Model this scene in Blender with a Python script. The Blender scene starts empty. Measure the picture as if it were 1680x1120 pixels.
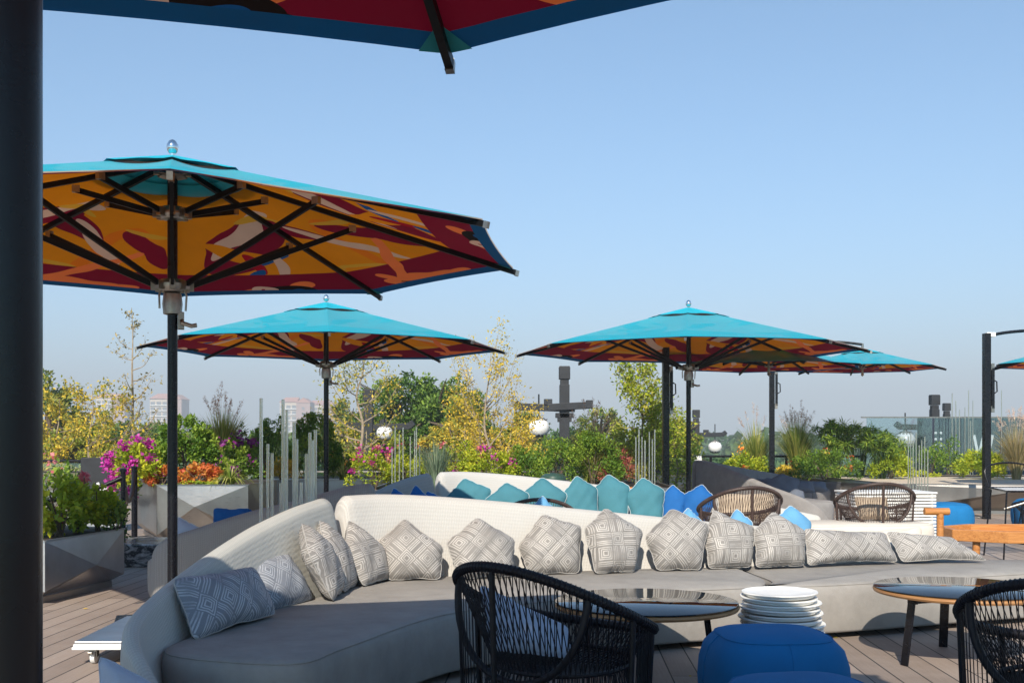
import bpy, math, random
import numpy as np
from mathutils import Vector, Matrix
R = math.radians
scn = bpy.context.scene
F, CX, HY, HC = 1800.0, 840.0, 717.0, 1.25      # lens in pixels, centre column, horizon row, eye height

# ---------------- camera, world, sun, exposure ----------------
cam_d = bpy.data.cameras.new("camera"); cam = bpy.data.objects.new("camera", cam_d)
scn.collection.objects.link(cam); scn.camera = cam
cam_d.sensor_width = 36; cam_d.lens = F / 1680 * 36
cam_d.shift_y = (HY - 560) / 1680
cam_d.clip_start = .05; cam_d.clip_end = 9000
cam.location = (0, 0, HC); cam.rotation_euler = (R(90), 0, 0)

SUN_EL = R(37); SUN_AZ = math.atan2(-.16, -1)          # vector towards the sun = (sin az, cos az)
world = bpy.data.worlds.new("World"); scn.world = world; world.use_nodes = True
wn = world.node_tree.nodes; wl = world.node_tree.links
bg = wn["Background"]; sky = wn.new("ShaderNodeTexSky"); sky.sky_type = 'NISHITA'
sky.sun_disc = False; sky.sun_elevation = SUN_EL; sky.sun_rotation = SUN_AZ
sky.air_density = .8; sky.dust_density = .3; sky.ozone_density = 1.6; sky.altitude = 0
tint = wn.new('ShaderNodeMix'); tint.data_type = 'RGBA'; tint.blend_type = 'MULTIPLY'; tint.inputs[0].default_value = 1; tint.inputs[7].default_value = (.54, .88, 1.0, 1)
wl.new(sky.outputs[0], tint.inputs[6]); wl.new(tint.outputs[2], bg.inputs[0]); bg.inputs[1].default_value = .083
sd = bpy.data.lights.new("sun", 'SUN'); sd.energy = 3.4; sd.angle = R(.5); sd.color = (1, .90, .76)
so = bpy.data.objects.new("sun", sd); scn.collection.objects.link(so)
sv = Vector((math.sin(SUN_AZ) * math.cos(SUN_EL), math.cos(SUN_AZ) * math.cos(SUN_EL), math.sin(SUN_EL)))
so.rotation_euler = sv.to_track_quat('Z', 'Y').to_euler(); so.location = (0, -20, 30)
scn.view_settings.view_transform = 'Standard'; scn.view_settings.look = 'None'
scn.view_settings.exposure = 1.28; scn.view_settings.gamma = 1
scn.cycles.max_bounces = 8; scn.cycles.transparent_max_bounces = 12

# ---------------- helpers ----------------
rng = np.random.default_rng(7)
def V(*a): return Vector(a)
def g(px, py, z=0):                 # point of the horizontal plane z
    Y = (HC - z) * F / (py - HY); return Vector(((px - CX) / F * Y, Y, z))
def q(px, py, Y):                   # point at depth Y
    return Vector(((px - CX) / F * Y, Y, HC - (py - HY) / F * Y))
def hexc(h):
    h = h.lstrip('#'); c = [int(h[i:i + 2], 16) / 255 for i in (0, 2, 4)]
    return tuple(x / 12.92 if x <= .04045 else ((x + .055) / 1.055) ** 2.4 for x in c) + (1,)

class MB:
    def __init__(s): s.v = []; s.f = []; s.m = []; s.uv = {}
    def add(s, vs, fs, m=0):
        o = len(s.v); s.v += [tuple(p) for p in vs]; s.f += [tuple(i + o for i in f) for f in fs]; s.m += [m] * len(fs); return o
    def box(s, c, d, rot=None, m=0):
        c = Vector(c); x, y, z = [k / 2 for k in d]
        P = [Vector((a * x, b * y, e * z)) for e in (-1, 1) for b in (-1, 1) for a in (-1, 1)]
        if rot is not None: P = [rot @ p for p in P]
        s.add([p + c for p in P], [(0, 2, 3, 1), (4, 5, 7, 6), (0, 1, 5, 4), (2, 6, 7, 3), (0, 4, 6, 2), (1, 3, 7, 5)], m)
    def bar(s, p, e, w, h, m=0, up=Vector((0, 0, 1))):
        p = Vector(p); e = Vector(e); d = e - p; L = d.length; d.normalize()
        x = d.cross(up)
        if x.length < 1e-4: x = Vector((1, 0, 0))
        x.normalize(); u = x.cross(d)
        s.box((p + e) / 2, (w, L, h), Matrix((x, d, u)).transposed(), m)
    def tube(s, pts, r, n=8, closed=False, caps=True, m=0):
        pts = [Vector(p) for p in pts]; N = len(pts)
        rs = r if hasattr(r, '__len__') else [r] * N
        T = []
        for i in range(N):
            a = pts[i - 1] if (i > 0 or closed) else pts[i]; b = pts[(i + 1) % N] if (i < N - 1 or closed) else pts[i]
            t = b - a; T.append(t.normalized() if t.length > 1e-9 else Vector((0, 0, 1)))
        u = T[0].orthogonal().normalized(); vs = []
        for i in range(N):
            u = u - T[i] * u.dot(T[i])
            u = u.normalized() if u.length > 1e-6 else T[i].orthogonal().normalized()
            w = T[i].cross(u)
            for k in range(n):
                a = 2 * math.pi * k / n
                vs.append(pts[i] + (u * math.cos(a) + w * math.sin(a)) * rs[i])
        fs = []
        for i in range(N if closed else N - 1):
            j = (i + 1) % N
            for k in range(n):
                l = (k + 1) % n; fs.append((i * n + k, i * n + l, j * n + l, j * n + k))
        if caps and not closed:
            fs.append(tuple(range(n))[::-1]); fs.append(tuple((N - 1) * n + k for k in range(n)))
        s.add(vs, fs, m)
    def lathe(s, prof, c=(0, 0, 0), n=24, m=0, caps=True):
        c = Vector(c); vs = []; fs = []
        for r, z in prof:
            for k in range(n):
                a = 2 * math.pi * k / n; vs.append(c + Vector((r * math.cos(a), r * math.sin(a), z)))
        for i in range(len(prof) - 1):
            for k in range(n):
                l = (k + 1) % n; fs.append((i * n + k, i * n + l, (i + 1) * n + l, (i + 1) * n + k))
        if caps:
            fs.append(tuple(range(n))[::-1]); fs.append(tuple((len(prof) - 1) * n + k for k in range(n)))
        s.add(vs, fs, m)
    def rings(s, rings, capa=True, capb=True, m=0):     # closed rings of equal length
        n = len(rings[0]); vs = [p for r in rings for p in r]; fs = []
        for i in range(len(rings) - 1):
            for k in range(n):
                l = (k + 1) % n; fs.append((i * n + k, i * n + l, (i + 1) * n + l, (i + 1) * n + k))
        if capa: fs.append(tuple(range(n))[::-1])
        if capb: fs.append(tuple((len(rings) - 1) * n + k for k in range(n)))
        s.add(vs, fs, m)
    def build(s, name, mats, parent=None, smooth=False, angle=40, bevel=0, loc=None):
        me = bpy.data.meshes.new(name); me.from_pydata(s.v, [], s.f); me.update()
        if not isinstance(mats, (list, tuple)): mats = [mats]
        for mt in mats: me.materials.append(mt)
        if len(mats) > 1: me.polygons.foreach_set('material_index', s.m)
        if smooth:
            me.shade_smooth()
            if angle < 180: me.set_sharp_from_angle(angle=R(angle))
        o = bpy.data.objects.new(name, me); scn.collection.objects.link(o)
        if parent is not None: o.parent = parent
        if loc is not None: o.location = loc
        if bevel:
            b = o.modifiers.new('bevel', 'BEVEL'); b.width = bevel; b.segments = 2; b.limit_method = 'ANGLE'; b.angle_limit = R(40)
        return o

def tag(o, label=None, cat=None, group=None, kind=None):
    if label: o['label'] = label
    if cat: o['category'] = cat
    if group: o['group'] = group
    if kind: o['kind'] = kind
    return o
def empty(name, loc=(0, 0, 0), rz=0, label=None, cat=None, group=None):
    o = bpy.data.objects.new(name, None); scn.collection.objects.link(o); o.location = loc; o.rotation_euler = (0, 0, rz)
    o.empty_display_size = .1
    return tag(o, label, cat, group)
def copy_tree(o, parent=None):
    c = o.copy(); scn.collection.objects.link(c)
    if parent is not None: c.parent = parent
    for ch in list(o.children): copy_tree(ch, c)
    return c
def crom(P, n, closed=False):       # Catmull-Rom resample, n points per span
    P = [Vector(p) for p in P]; N = len(P); out = []
    for i in range(N if closed else N - 1):
        p1, p2 = P[i], P[(i + 1) % N]
        p0 = P[i - 1] if (i > 0 or closed) else p1 * 2 - p2
        p3 = P[(i + 2) % N] if (i < N - 2 or closed) else p2 * 2 - p1
        for k in range(n):
            t = k / n
            out.append(.5 * ((2 * p1) + (p2 - p0) * t + (2 * p0 - 5 * p1 + 4 * p2 - p3) * t * t + (3 * p1 - p0 - 3 * p2 + p3) * t ** 3))
    if not closed: out.append(P[-1])
    return out

# ---------------- materials ----------------
class NT:
    def __init__(s, name):
        s.mat = bpy.data.materials.new(name); s.mat.use_nodes = True; s.nt = s.mat.node_tree
        s.b = s.nt.nodes['Principled BSDF']; s.out = s.nt.nodes['Material Output']
    def n(s, t, **k):
        o = s.nt.nodes.new('ShaderNode' + t)
        for a, b in k.items(): setattr(o, a, b)
        return o
    def l(s, a, b): s.nt.links.new(a, b)
    def val(s, x, sock):
        if hasattr(x, 'is_output') or hasattr(x, 'links'): s.l(x, sock)
        else: sock.default_value = x
    def math(s, op, a, b=0.0, c=None):
        o = s.n('Math', operation=op); s.val(a, o.inputs[0]); s.val(b, o.inputs[1])
        if c is not None: s.val(c, o.inputs[2])
        return o.outputs[0]
    def mix(s, f, a, b):
        o = s.n('Mix', data_type='RGBA'); s.val(f, o.inputs[0]); s.val(a, o.inputs[6]); s.val(b, o.inputs[7]); return o.outputs[2]
    def noise(s, vec, scale, detail=4, rough=.5, dist=0):
        o = s.n('TexNoise'); o.inputs['Scale'].default_value = scale; o.inputs['Detail'].default_value = detail
        o.inputs['Roughness'].default_value = rough; o.inputs['Distortion'].default_value = dist
        if vec is not None: s.l(vec, o.inputs['Vector'])
        return o.outputs['Fac']
    def ramp(s, f, stops):
        o = s.n('ValToRGB'); s.l(f, o.inputs[0]); e = o.color_ramp.elements
        while len(e) < len(stops): e.new(.5)
        for i, (p, c) in enumerate(stops): e[i].position = p; e[i].color = c
        return o.outputs[0]
    def map(s, vec, sc=(1, 1, 1), rot=(0, 0, 0), loc=(0, 0, 0)):
        o = s.n('Mapping'); s.l(vec, o.inputs[0]); o.inputs[1].default_value = loc; o.inputs[2].default_value = rot; o.inputs[3].default_value = sc
        return o.outputs[0]
    def bump(s, h, st=.3, dist=.01):
        o = s.n('Bump'); o.inputs['Strength'].default_value = st; o.inputs['Distance'].default_value = dist
        s.l(h, o.inputs['Height']); s.l(o.outputs[0], s.b.inputs['Normal'])
    def obj(s): return s.n('TexCoord').outputs['Object']
    def uv(s): return s.n('TexCoord').outputs['UV']
    def xyz(s, vec):
        o = s.n('SeparateXYZ'); s.l(vec, o.inputs[0]); return o.outputs

def mul(c, k): return (c[0] * k, c[1] * k, c[2] * k, 1)
def plain(name, col, rough=.5, metal=0, var=.12, scale=6, bump=0, bscale=60, spec=.5, coord='obj'):
    m = NT(name); v = m.obj()
    f = m.noise(v, scale, 5, .6)
    m.l(m.ramp(f, [(.3, mul(col, 1 - var)), (.7, mul(col, 1 + var))]), m.b.inputs['Base Color'])
    m.b.inputs['Roughness'].default_value = rough; m.b.inputs['Metallic'].default_value = metal
    m.b.inputs['Specular IOR Level'].default_value = spec
    r = m.math('MULTIPLY_ADD', m.noise(v, scale * 3, 4), .2, rough - .1); m.l(r, m.b.inputs['Roughness'])
    if bump: m.bump(m.noise(v, bscale, 3), bump, .004)
    return m.mat

def fabric(name, col, scale=500, var=.08, rough=.85, st=.25, wrink=.5, sheen=0):
    m = NT(name); v = m.obj()
    f = m.noise(v, 5, 6, .65)
    m.l(m.ramp(f, [(.3, mul(col, 1 - var)), (.72, mul(col, 1 + var))]), m.b.inputs['Base Color'])
    m.b.inputs['Roughness'].default_value = rough; m.b.inputs['Specular IOR Level'].default_value = .25
    a = m.noise(v, scale, 2); w = m.noise(m.map(v, (1, 1, .5)), 3.2, 4, .6, .6)
    h = m.math('ADD', m.math('MULTIPLY', a, .12), m.math('MULTIPLY', w, wrink))
    m.bump(h, st, .03)
    if sheen: m.b.inputs['Sheen Weight'].default_value = sheen
    return m.mat

def ribbed(name, col, per=.011):        # woven rope cord upholstery, ribs follow the uv v direction
    m = NT(name); u = m.xyz(m.uv())
    ph = m.math('MULTIPLY', u[0], 2 * math.pi / per)
    wob = m.math('MULTIPLY', m.noise(m.uv(), 60, 2), 2.5)
    sn = m.math('SINE', m.math('ADD', ph, wob))
    s2 = m.math('SINE', m.math('MULTIPLY', u[1], 2 * math.pi / .02))
    h = m.math('ADD', sn, m.math('MULTIPLY', s2, .35))
    k = m.math('MULTIPLY_ADD', h, .3, .5)
    big = m.noise(m.obj(), 2.2, 5, .6)
    c = m.mix(k, mul(col, .85), mul(col, 1.08))
    c2 = m.mix(m.math('MULTIPLY', big, .22), c, mul(col, .55))
    m.l(c2, m.b.inputs['Base Color']); m.b.inputs['Roughness'].default_value = .75
    m.b.inputs['Specular IOR Level'].default_value = .3
    m.bump(m.math('ADD', m.math('MULTIPLY', h, .25), m.math('MULTIPLY', m.noise(m.obj(), 3, 4, .6, .5), 2.5)), .4, .008)
    return m.mat

def lattice(name, dark, light, cell=.092):     # interlocked concentric squares woven into the cushion
    m = NT(name); o = m.map(m.uv(), (1 / cell, 1 / cell, 1)); x, y, _ = m.xyz(o)
    cx = m.math('FLOOR', x); cy = m.math('FLOOR', y)
    par = m.math('FLOORED_MODULO', m.math('ADD', cx, cy), 2.0)
    fx = m.math('SUBTRACT', m.math('FRACT', x), .5); fy = m.math('SUBTRACT', m.math('FRACT', y), .5)
    ax = m.math('ABSOLUTE', fx); ay = m.math('ABSOLUTE', fy)
    d = m.math('MAXIMUM', ax, ay)
    row = m.math('FLOORED_MODULO', cx, 2.0)
    l2 = m.math('ADD', m.math('MULTIPLY', ax, row), m.math('MULTIPLY', ay, m.math('SUBTRACT', 1.0, row)))
    dd = m.math('ADD', m.math('MULTIPLY', d, par), m.math('MULTIPLY', l2, m.math('SUBTRACT', 1.0, par)))
    st = m.math('SINE', m.math('MULTIPLY', m.math('SUBTRACT', dd, .12), 2 * math.pi * 7.9))
    on = m.math('MULTIPLY', m.math('GREATER_THAN', st, .0), m.math('GREATER_THAN', dd, .12))
    wear = m.noise(m.map(m.uv(), (1, 1, 1)), 7, 4, .6)
    vis = m.ramp(wear, [(.36, (.2, .2, .2, 1)), (.56, (1, 1, 1, 1))])
    k = m.math('MULTIPLY', on, vis)
    m.l(m.mix(k, dark, light), m.b.inputs['Base Color'])
    m.l(m.math('MULTIPLY_ADD', on, -.2, .7), m.b.inputs['Roughness'])
    m.b.inputs['Specular IOR Level'].default_value = .4
    m.bump(m.math('ADD', m.math('MULTIPLY', on, .35), m.math('MULTIPLY', m.noise(m.obj(), 14, 4, .6, .4), 1.6)), .45, .006)
    return m.mat

def leafmat(name, cols, tr=.38, rough=.5):
    cols = [mul(c, 1.6) for c in cols] if name.startswith('leaf') or name.startswith('grass') else cols
    m = NT(name); a = m.n('Attribute'); a.attribute_name = 'rnd'; a.attribute_type = 'GEOMETRY'
    st = [(i / max(1, len(cols) - 1), c) for i, c in enumerate(cols)]
    c = m.ramp(a.outputs['Fac'], st)
    m.l(c, m.b.inputs['Base Color']); m.b.inputs['Roughness'].default_value = rough; m.b.inputs['Specular IOR Level'].default_value = .35
    t = m.n('BsdfTranslucent'); m.l(c, t.inputs[0]); mx = m.n('MixShader'); mx.inputs[0].default_value = tr
    m.l(m.b.outputs[0], mx.inputs[1]); m.l(t.outputs[0], mx.inputs[2]); m.l(mx.outputs[0], m.out.inputs[0])
    return m.mat

def brushed(name, col=(.47, .455, .44, 1), rough=.3):
    m = NT(name); v = m.obj(); s = m.map(v, (3, 3, 120))
    n = m.noise(s, 3, 4); big = m.noise(v, 3, 5, .6)
    m.l(m.ramp(big, [(.3, mul(col, .82)), (.7, mul(col, 1.1))]), m.b.inputs['Base Color'])
    m.b.inputs['Metallic'].default_value = 1; m.l(m.math('MULTIPLY_ADD', n, .25, rough - .08), m.b.inputs['Roughness'])
    m.bump(m.math('ADD', m.math('MULTIPLY', n, .1), big), .05, .01)
    return m.mat

M = {}
M['black'] = plain('black_coated_metal', (.006, .006, .009, 1), .28, 0, .2, 5, .05, 200, .3)
M['rib'] = plain('black_rib', (.004, .004, .005, 1), .45, 0, .2, spec=.2)
M['alu'] = plain('cast_aluminium', (.34, .32, .29, 1), .38, 1, .2, 30)
M['chrome'] = plain('chrome', (.85, .85, .86, 1), .08, 1, .03)
M['cyan'] = fabric('turquoise_canvas', (.012, .46, .60, 1), 400, .05, .8, .12, .35)
def see_through(mat, col, k):
    nt = mat.node_tree; t = nt.nodes.new('ShaderNodeBsdfTranslucent'); mx = nt.nodes.new('ShaderNodeMixShader'); mx.inputs[0].default_value = k
    bs = nt.nodes['Principled BSDF']
    if col is None: nt.links.new(bs.inputs['Base Color'].links[0].from_socket, t.inputs[0])
    else: t.inputs[0].default_value = col
    nt.links.new(bs.outputs[0], mx.inputs[1]); nt.links.new(t.outputs[0], mx.inputs[2]); nt.links.new(mx.outputs[0], nt.nodes['Material Output'].inputs[0])
M['vent'] = fabric('turquoise_vent', (.012, .38, .50, 1), 400, .05, .8, .12, .35)
see_through(M['cyan'], (.95, .70, .52, 1), .33)
M['cyan_dark'] = fabric('teal_patch', (.02, .22, .26, 1), 400, .05)
M['cream_rib'] = ribbed('cream_cord', (.56, .545, .515, 1))
M['green_rib'] = ribbed('pale_cord', (.50, .50, .465, 1), .013)
M['grey_rib'] = ribbed('grey_cord', (.33, .32, .31, 1), .014)
M['seat'] = fabric('taupe_canvas', (.31, .293, .272, 1), 600, .14, .8, .5, 1.1)
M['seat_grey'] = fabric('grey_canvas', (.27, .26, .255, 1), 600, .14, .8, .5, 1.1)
M['lattice'] = lattice('woven_lattice_cushion', (.225, .212, .20, 1), (.50, .475, .445, 1))
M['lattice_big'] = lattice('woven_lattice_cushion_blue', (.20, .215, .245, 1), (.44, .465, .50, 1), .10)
M['piping'] = fabric('grey_piping', (.38, .365, .345, 1), 500)
M['white_pipe'] = fabric('white_piping', (.50, .56, .57, 1), 500)
M['teal'] = fabric('teal_cushion', (.055, .19, .235, 1), 300, .08, .8, .4, .8)
M['royal'] = fabric('royal_blue_cushion', (.012, .11, .34, 1), 300, .08, .8, .4, .8)
M['sky'] = fabric('sky_blue_cushion', (.13, .34, .56, 1), 300, .08, .8, .4, .8)
M['tan'] = fabric('tan_cushion', (.42, .33, .24, 1), 300, .05, .8, .3, .6)
M['cream'] = fabric('cream_cushion', (.66, .60, .52, 1), 300, .05, .8, .3, .6)
M['pale'] = fabric('pale_blue_cushion', (.40, .46, .56, 1), 300, .05, .8, .3, .6)
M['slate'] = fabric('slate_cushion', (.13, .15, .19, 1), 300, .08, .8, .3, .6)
M['pouf'] = fabric('blue_pouf_fabric', (.010, .155, .38, 1), 900, .08, .85, .3, .15)
M['rope'] = plain('dark_rope', (.008, .007, .010, 1), .42, 0, .3, 40, .3, 400, .3)
M['rope_brown'] = plain('brown_rope', (.05, .028, .022, 1), .5, 0, .3, 40, .3, 400)
M['tray'] = plain('white_plastic', (.86, .85, .81, 1), .35, 0, .02, 6)
M['steel'] = brushed('brushed_steel', (.55, .55, .56, 1), .30); M['steel_brown'] = brushed('warm_steel', (.36, .345, .33, 1), .27)
M['steel_dark'] = brushed('dark_steel', (.35, .33, .31, 1), .35)
M['white'] = plain('white_paint', (.75, .75, .74, 1), .5, 0, .04)
M['lampwhite'] = plain('globe_glass', (.80, .79, .76, 1), .25, 0, .04)
M['timber_dark'] = plain('dark_stained_timber', (.012, .014, .019, 1), .6, 0, .4, 4, .3, 30)
M['bark'] = plain('pale_bark', (.30, .24, .17, 1), .9, 0, .3, 12, .6, 60)
M['bark_dark'] = plain('brown_bark', (.11, .08, .055, 1), .9, 0, .3, 12, .6, 60)
M['soil'] = plain('soil', (.05, .035, .025, 1), .95, 0, .4, 20, .6, 80)
M['gravel'] = plain('pale_gravel', (.55, .47, .37, 1), .9, 0, .3, 90, .8, 120)
M['green_paint'] = plain('dark_green_paint', (.03, .07, .05, 1), .4)
M['foundation'] = plain('concrete', (.30, .29, .27, 1), .85, 0, .2, 3, .3, 40)

def mk_glass_black():
    m = NT('smoked_glass'); m.b.inputs['Base Color'].default_value = (.012, .013, .014, 1)
    m.b.inputs['Roughness'].default_value = .025; m.b.inputs['IOR'].default_value = 1.75
    m.bump(m.noise(m.obj(), 1.5, 1), .01, .01); return m.mat
M['smoked'] = mk_glass_black()
def mk_clear(name, tint, rough=.02, alpha=.16):
    m = NT(name); gl = m.n('BsdfGlossy'); gl.inputs['Color'].default_value = (.9, .95, .95, 1); gl.inputs['Roughness'].default_value = rough
    tr = m.n('BsdfTransparent'); tr.inputs[0].default_value = tint; mx = m.n('MixShader')
    fr = m.n('Fresnel'); fr.inputs[0].default_value = 1.5
    m.l(m.math('MULTIPLY_ADD', fr.outputs[0], .8, alpha - .05), mx.inputs[0])
    m.l(tr.outputs[0], mx.inputs[1]); m.l(gl.outputs[0], mx.inputs[2]); m.l(mx.outputs[0], m.out.inputs[0]); return m.mat
M['glass'] = mk_clear('clear_glass', (.86, .92, .92, 1), .02, .1)
M['screen_glass'] = mk_clear('grey_glass', (.72, .78, .82, 1), .05, .12)
def mk_rod():
    m = NT('acrylic'); m.b.inputs['Base Color'].default_value = (.84, .88, .84, 1); m.b.inputs['Roughness'].default_value = .18
    m.b.inputs['Transmission Weight'].default_value = .8; m.b.inputs['IOR'].default_value = 1.45; return m.mat
M['rod'] = mk_rod(); M['rod_thin'] = M['rod'].copy(); M['rod_thin'].node_tree.nodes['Principled BSDF'].inputs['Base Color'].default_value = (.55, .60, .54, 1); M['rod_thin'].node_tree.nodes['Principled BSDF'].inputs['Roughness'].default_value = .45

def mk_wood(name, a, b, sc=(2, 30, 30), rough=.45):
    m = NT(name); v = m.map(m.obj(), sc); n = m.noise(v, 2.2, 5, .6, .8)
    m.l(m.ramp(n, [(.3, a), (.7, b)]), m.b.inputs['Base Color']); m.b.inputs['Roughness'].default_value = rough
    m.bump(n, .15, .004); return m.mat
M['teak'] = mk_wood('oiled_teak', (.36, .13, .03, 1), (.60, .27, .08, 1))
M['ply'] = mk_wood('table_edge_wood', (.30, .14, .05, 1), (.48, .25, .10, 1), (3, 3, 60))
def mk_marble():
    m = NT('black_white_marble'); n = m.noise(m.map(m.obj(), (1, 1, 2.5), (.3, .5, .2)), 4, 8, .7, 2.2)
    m.l(m.ramp(n, [(.46, (.03, .032, .036, 1)), (.54, (.26, .26, .26, 1)), (.70, (.5, .5, .5, 1))]), m.b.inputs['Base Color'])
    m.b.inputs['Roughness'].default_value = .25; return m.mat
M['marble'] = mk_marble()

def mk_deck():
    m = NT('composite_decking'); v = m.map(m.obj(), (1, 1, 1), (0, 0, R(2.5))); x, y, _ = m.xyz(v)
    W = .146; bx = m.math('DIVIDE', x, W); idx = m.math('FLOOR', bx); fx = m.math('FRACT', bx)
    wn_ = m.n('TexWhiteNoise', noise_dimensions='1D'); m.l(idx, wn_.inputs['W'])
    L = 2.9; off = m.math('MULTIPLY', wn_.outputs['Value'], L); by = m.math('DIVIDE', m.math('ADD', y, off), L)
    iy = m.math('FLOOR', by); fy = m.math('FRACT', by)
    w2 = m.n('TexWhiteNoise', noise_dimensions='2D'); cb = m.n('CombineXYZ'); m.l(idx, cb.inputs[0]); m.l(iy, cb.inputs[1]); m.l(cb.outputs[0], w2.inputs['Vector'])
    grain = m.noise(m.map(v, (60, 2.2, 1)), 1.6, 5, .6, .3); blot = m.noise(v, 1.8, 6, .65)
    c = m.mix(w2.outputs['Value'], (.25, .20, .165, 1), (.40, .33, .28, 1))
    c = m.mix(m.math('MULTIPLY', grain, .5), c, (.17, .125, .10, 1))
    c = m.mix(m.math('MULTIPLY', m.math('SUBTRACT', blot, .45), 1.3), c, (.42, .36, .31, 1))
    gx = m.math('GREATER_THAN', m.math('ABSOLUTE', m.math('SUBTRACT', fx, .5)), .472)
    gy = m.math('GREATER_THAN', m.math('ABSOLUTE', m.math('SUBTRACT', fy, .5)), .4988)
    gap = m.math('MAXIMUM', gx, gy)
    m.l(m.mix(gap, c, (.012, .01, .009, 1)), m.b.inputs['Base Color'])
    m.l(m.math('MULTIPLY_ADD', grain, .3, .5), m.b.inputs['Roughness'])
    gr = m.math('SINE', m.math('MULTIPLY', fx, 2 * math.pi * 14))
    h = m.math('ADD', m.math('MULTIPLY', gap, -3.0), m.math('ADD', m.math('MULTIPLY', gr, .12), m.math('MULTIPLY', grain, .6)))
    m.bump(h, .35, .004); return m.mat
M['deck'] = mk_deck()

def mk_print():      # abstract swirling print under the parasols
    m = NT('abstract_printed_lining')
    uvn = m.n('UVMap'); uvn.uv_map = 'print'; ed = m.n('UVMap'); ed.uv_map = 'edge'
    wv = m.n('TexNoise'); wv.inputs['Scale'].default_value = 5.0; wv.inputs['Detail'].default_value = 1.0; m.l(uvn.outputs[0], wv.inputs['Vector'])
    sub = m.n('VectorMath', operation='SUBTRACT'); m.l(wv.outputs['Color'], sub.inputs[0]); sub.inputs[1].default_value = (.5, .5, .5)
    sc = m.n('VectorMath', operation='SCALE'); m.l(sub.outputs[0], sc.inputs[0]); sc.inputs['Scale'].default_value = .09
    ad = m.n('VectorMath', operation='ADD'); m.l(uvn.outputs[0], ad.inputs[0]); m.l(sc.outputs[0], ad.inputs[1])
    P = ad.outputs[0]
    OCH = hexc('f29a12'); ORG = hexc('f4851c'); MAR = hexc('8a1238'); COR = hexc('ff8a50'); PAL = hexc('e6c6b8'); BLK = hexc('1d1a1c')
    BLU = hexc('1060a8'); RED = hexc('b01230'); YEL = hexc('e8b440'); RIM = hexc('0e5c96')
    def ell(cx, cy, rx, ry, rot, cut=None):
        mp = m.n('Mapping', vector_type='TEXTURE'); m.l(P, mp.inputs[0]); mp.inputs[1].default_value = (cx, cy, 0)
        mp.inputs[2].default_value = (0, 0, R(rot)); mp.inputs[3].default_value = (rx, ry, 1)
        ln = m.n('VectorMath', operation='LENGTH'); m.l(mp.outputs[0], ln.inputs[0])
        r = m.math('LESS_THAN', ln.outputs['Value'], 1.0)
        if cut is not None: r = m.math('MULTIPLY', r, m.math('SUBTRACT', 1.0, ell(*cut)))
        return r
    col = OCH
    inner = [(.33, .66, .10, .34, -24, ORG, (.36, .66, .07, .30, -24)), (-.36, .60, .30, .07, -42, ORG, (-.36, .64, .28, .06, -42)),
             (-.20, .50, .26, .10, -30, MAR, None), (.02, .44, .17, .05, 18, MAR, None), (.34, .46, .17, .035, 24, MAR, None),
             (-.14, .42, .22, .032, -26, PAL, None), (.20, .52, .20, .030, 30, PAL, None), (-.20, .57, .17, .05, 60, OCH, None),
             (-.22, .60, .022, .08, 18, RED, None), (-.13, .61, .08, .02, -8, BLU, None), (-.27, .67, .05, .018, -30, BLU, None), (-.17, .68, .018, .10, 30, PAL, None), (-.06, .62, .03, .06, 35, OCH, None),
             (-.46, .70, .13, .035, 26, YEL, (-.46, .715, .11, .03, 26)), (.14, .72, .13, .04, -10, YEL, (.13, .735, .10, .03, -8)), (.26, .38, .09, .014, 0, YEL, None), (-.02, .36, .08, .015, 10, YEL, None)]
    for cx, cy, rx, ry, rot, c, cut in inner: col = m.mix(ell(cx, cy, rx, ry, rot, cut), col, c)
    ex = m.xyz(ed.outputs[0])[0]
    col = m.mix(m.math('GREATER_THAN', ex, .80), col, MAR)
    outer = [(.26, .70, .045, .22, 22, COR, (.22, .68, .045, .24, 24)), (.36, .80, .14, .05, -14, COR, None), (.25, .845, .13, .045, -6, COR, None), (.47, .76, .07, .035, -30, COR, None), (.16, .80, .05, .025, 20, COR, None),
             (.25, .845, .05, .008, -8, BLK, (.25, .84, .04, .006, -8)), (.38, .80, .045, .009, -16, BLK, None), (.31, .87, .02, .008, 30, BLK, None),
             (-.40, .80, .07, .035, 24, COR, None), (-.20, .82, .06, .03, -12, COR, None), (-.30, .835, .12, .045, 14, BLK, None), (-.22, .87, .06, .022, 24, BLK, None), (-.345, .80, .055, .034, 20, PAL, None), (-.27, .855, .045, .018, 4, BLU, None), (-.345, .80, .010, .006, 0, RED, None)]
    for cx, cy, rx, ry, rot, c, cut in outer: col = m.mix(ell(cx, cy, rx, ry, rot, cut), col, c)
    col = m.mix(m.math('GREATER_THAN', ex, .955), col, RIM)
    cl = m.noise(m.obj(), 7, 5, .6)
    col = m.mix(m.math('MULTIPLY', cl, .18), col, (.05, .03, .03, 1))
    m.l(col, m.b.inputs['Base Color']); m.b.inputs['Roughness'].default_value = .8; m.b.inputs['Specular IOR Level'].default_value = .2
    m.bump(m.math('ADD', m.noise(m.obj(), 350, 2), m.math('MULTIPLY', m.noise(m.obj(), 4, 3, .5, .5), 4)), .2, .006)
    return m.mat
M['print'] = mk_print(); see_through(M['print'], None, .58)

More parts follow.
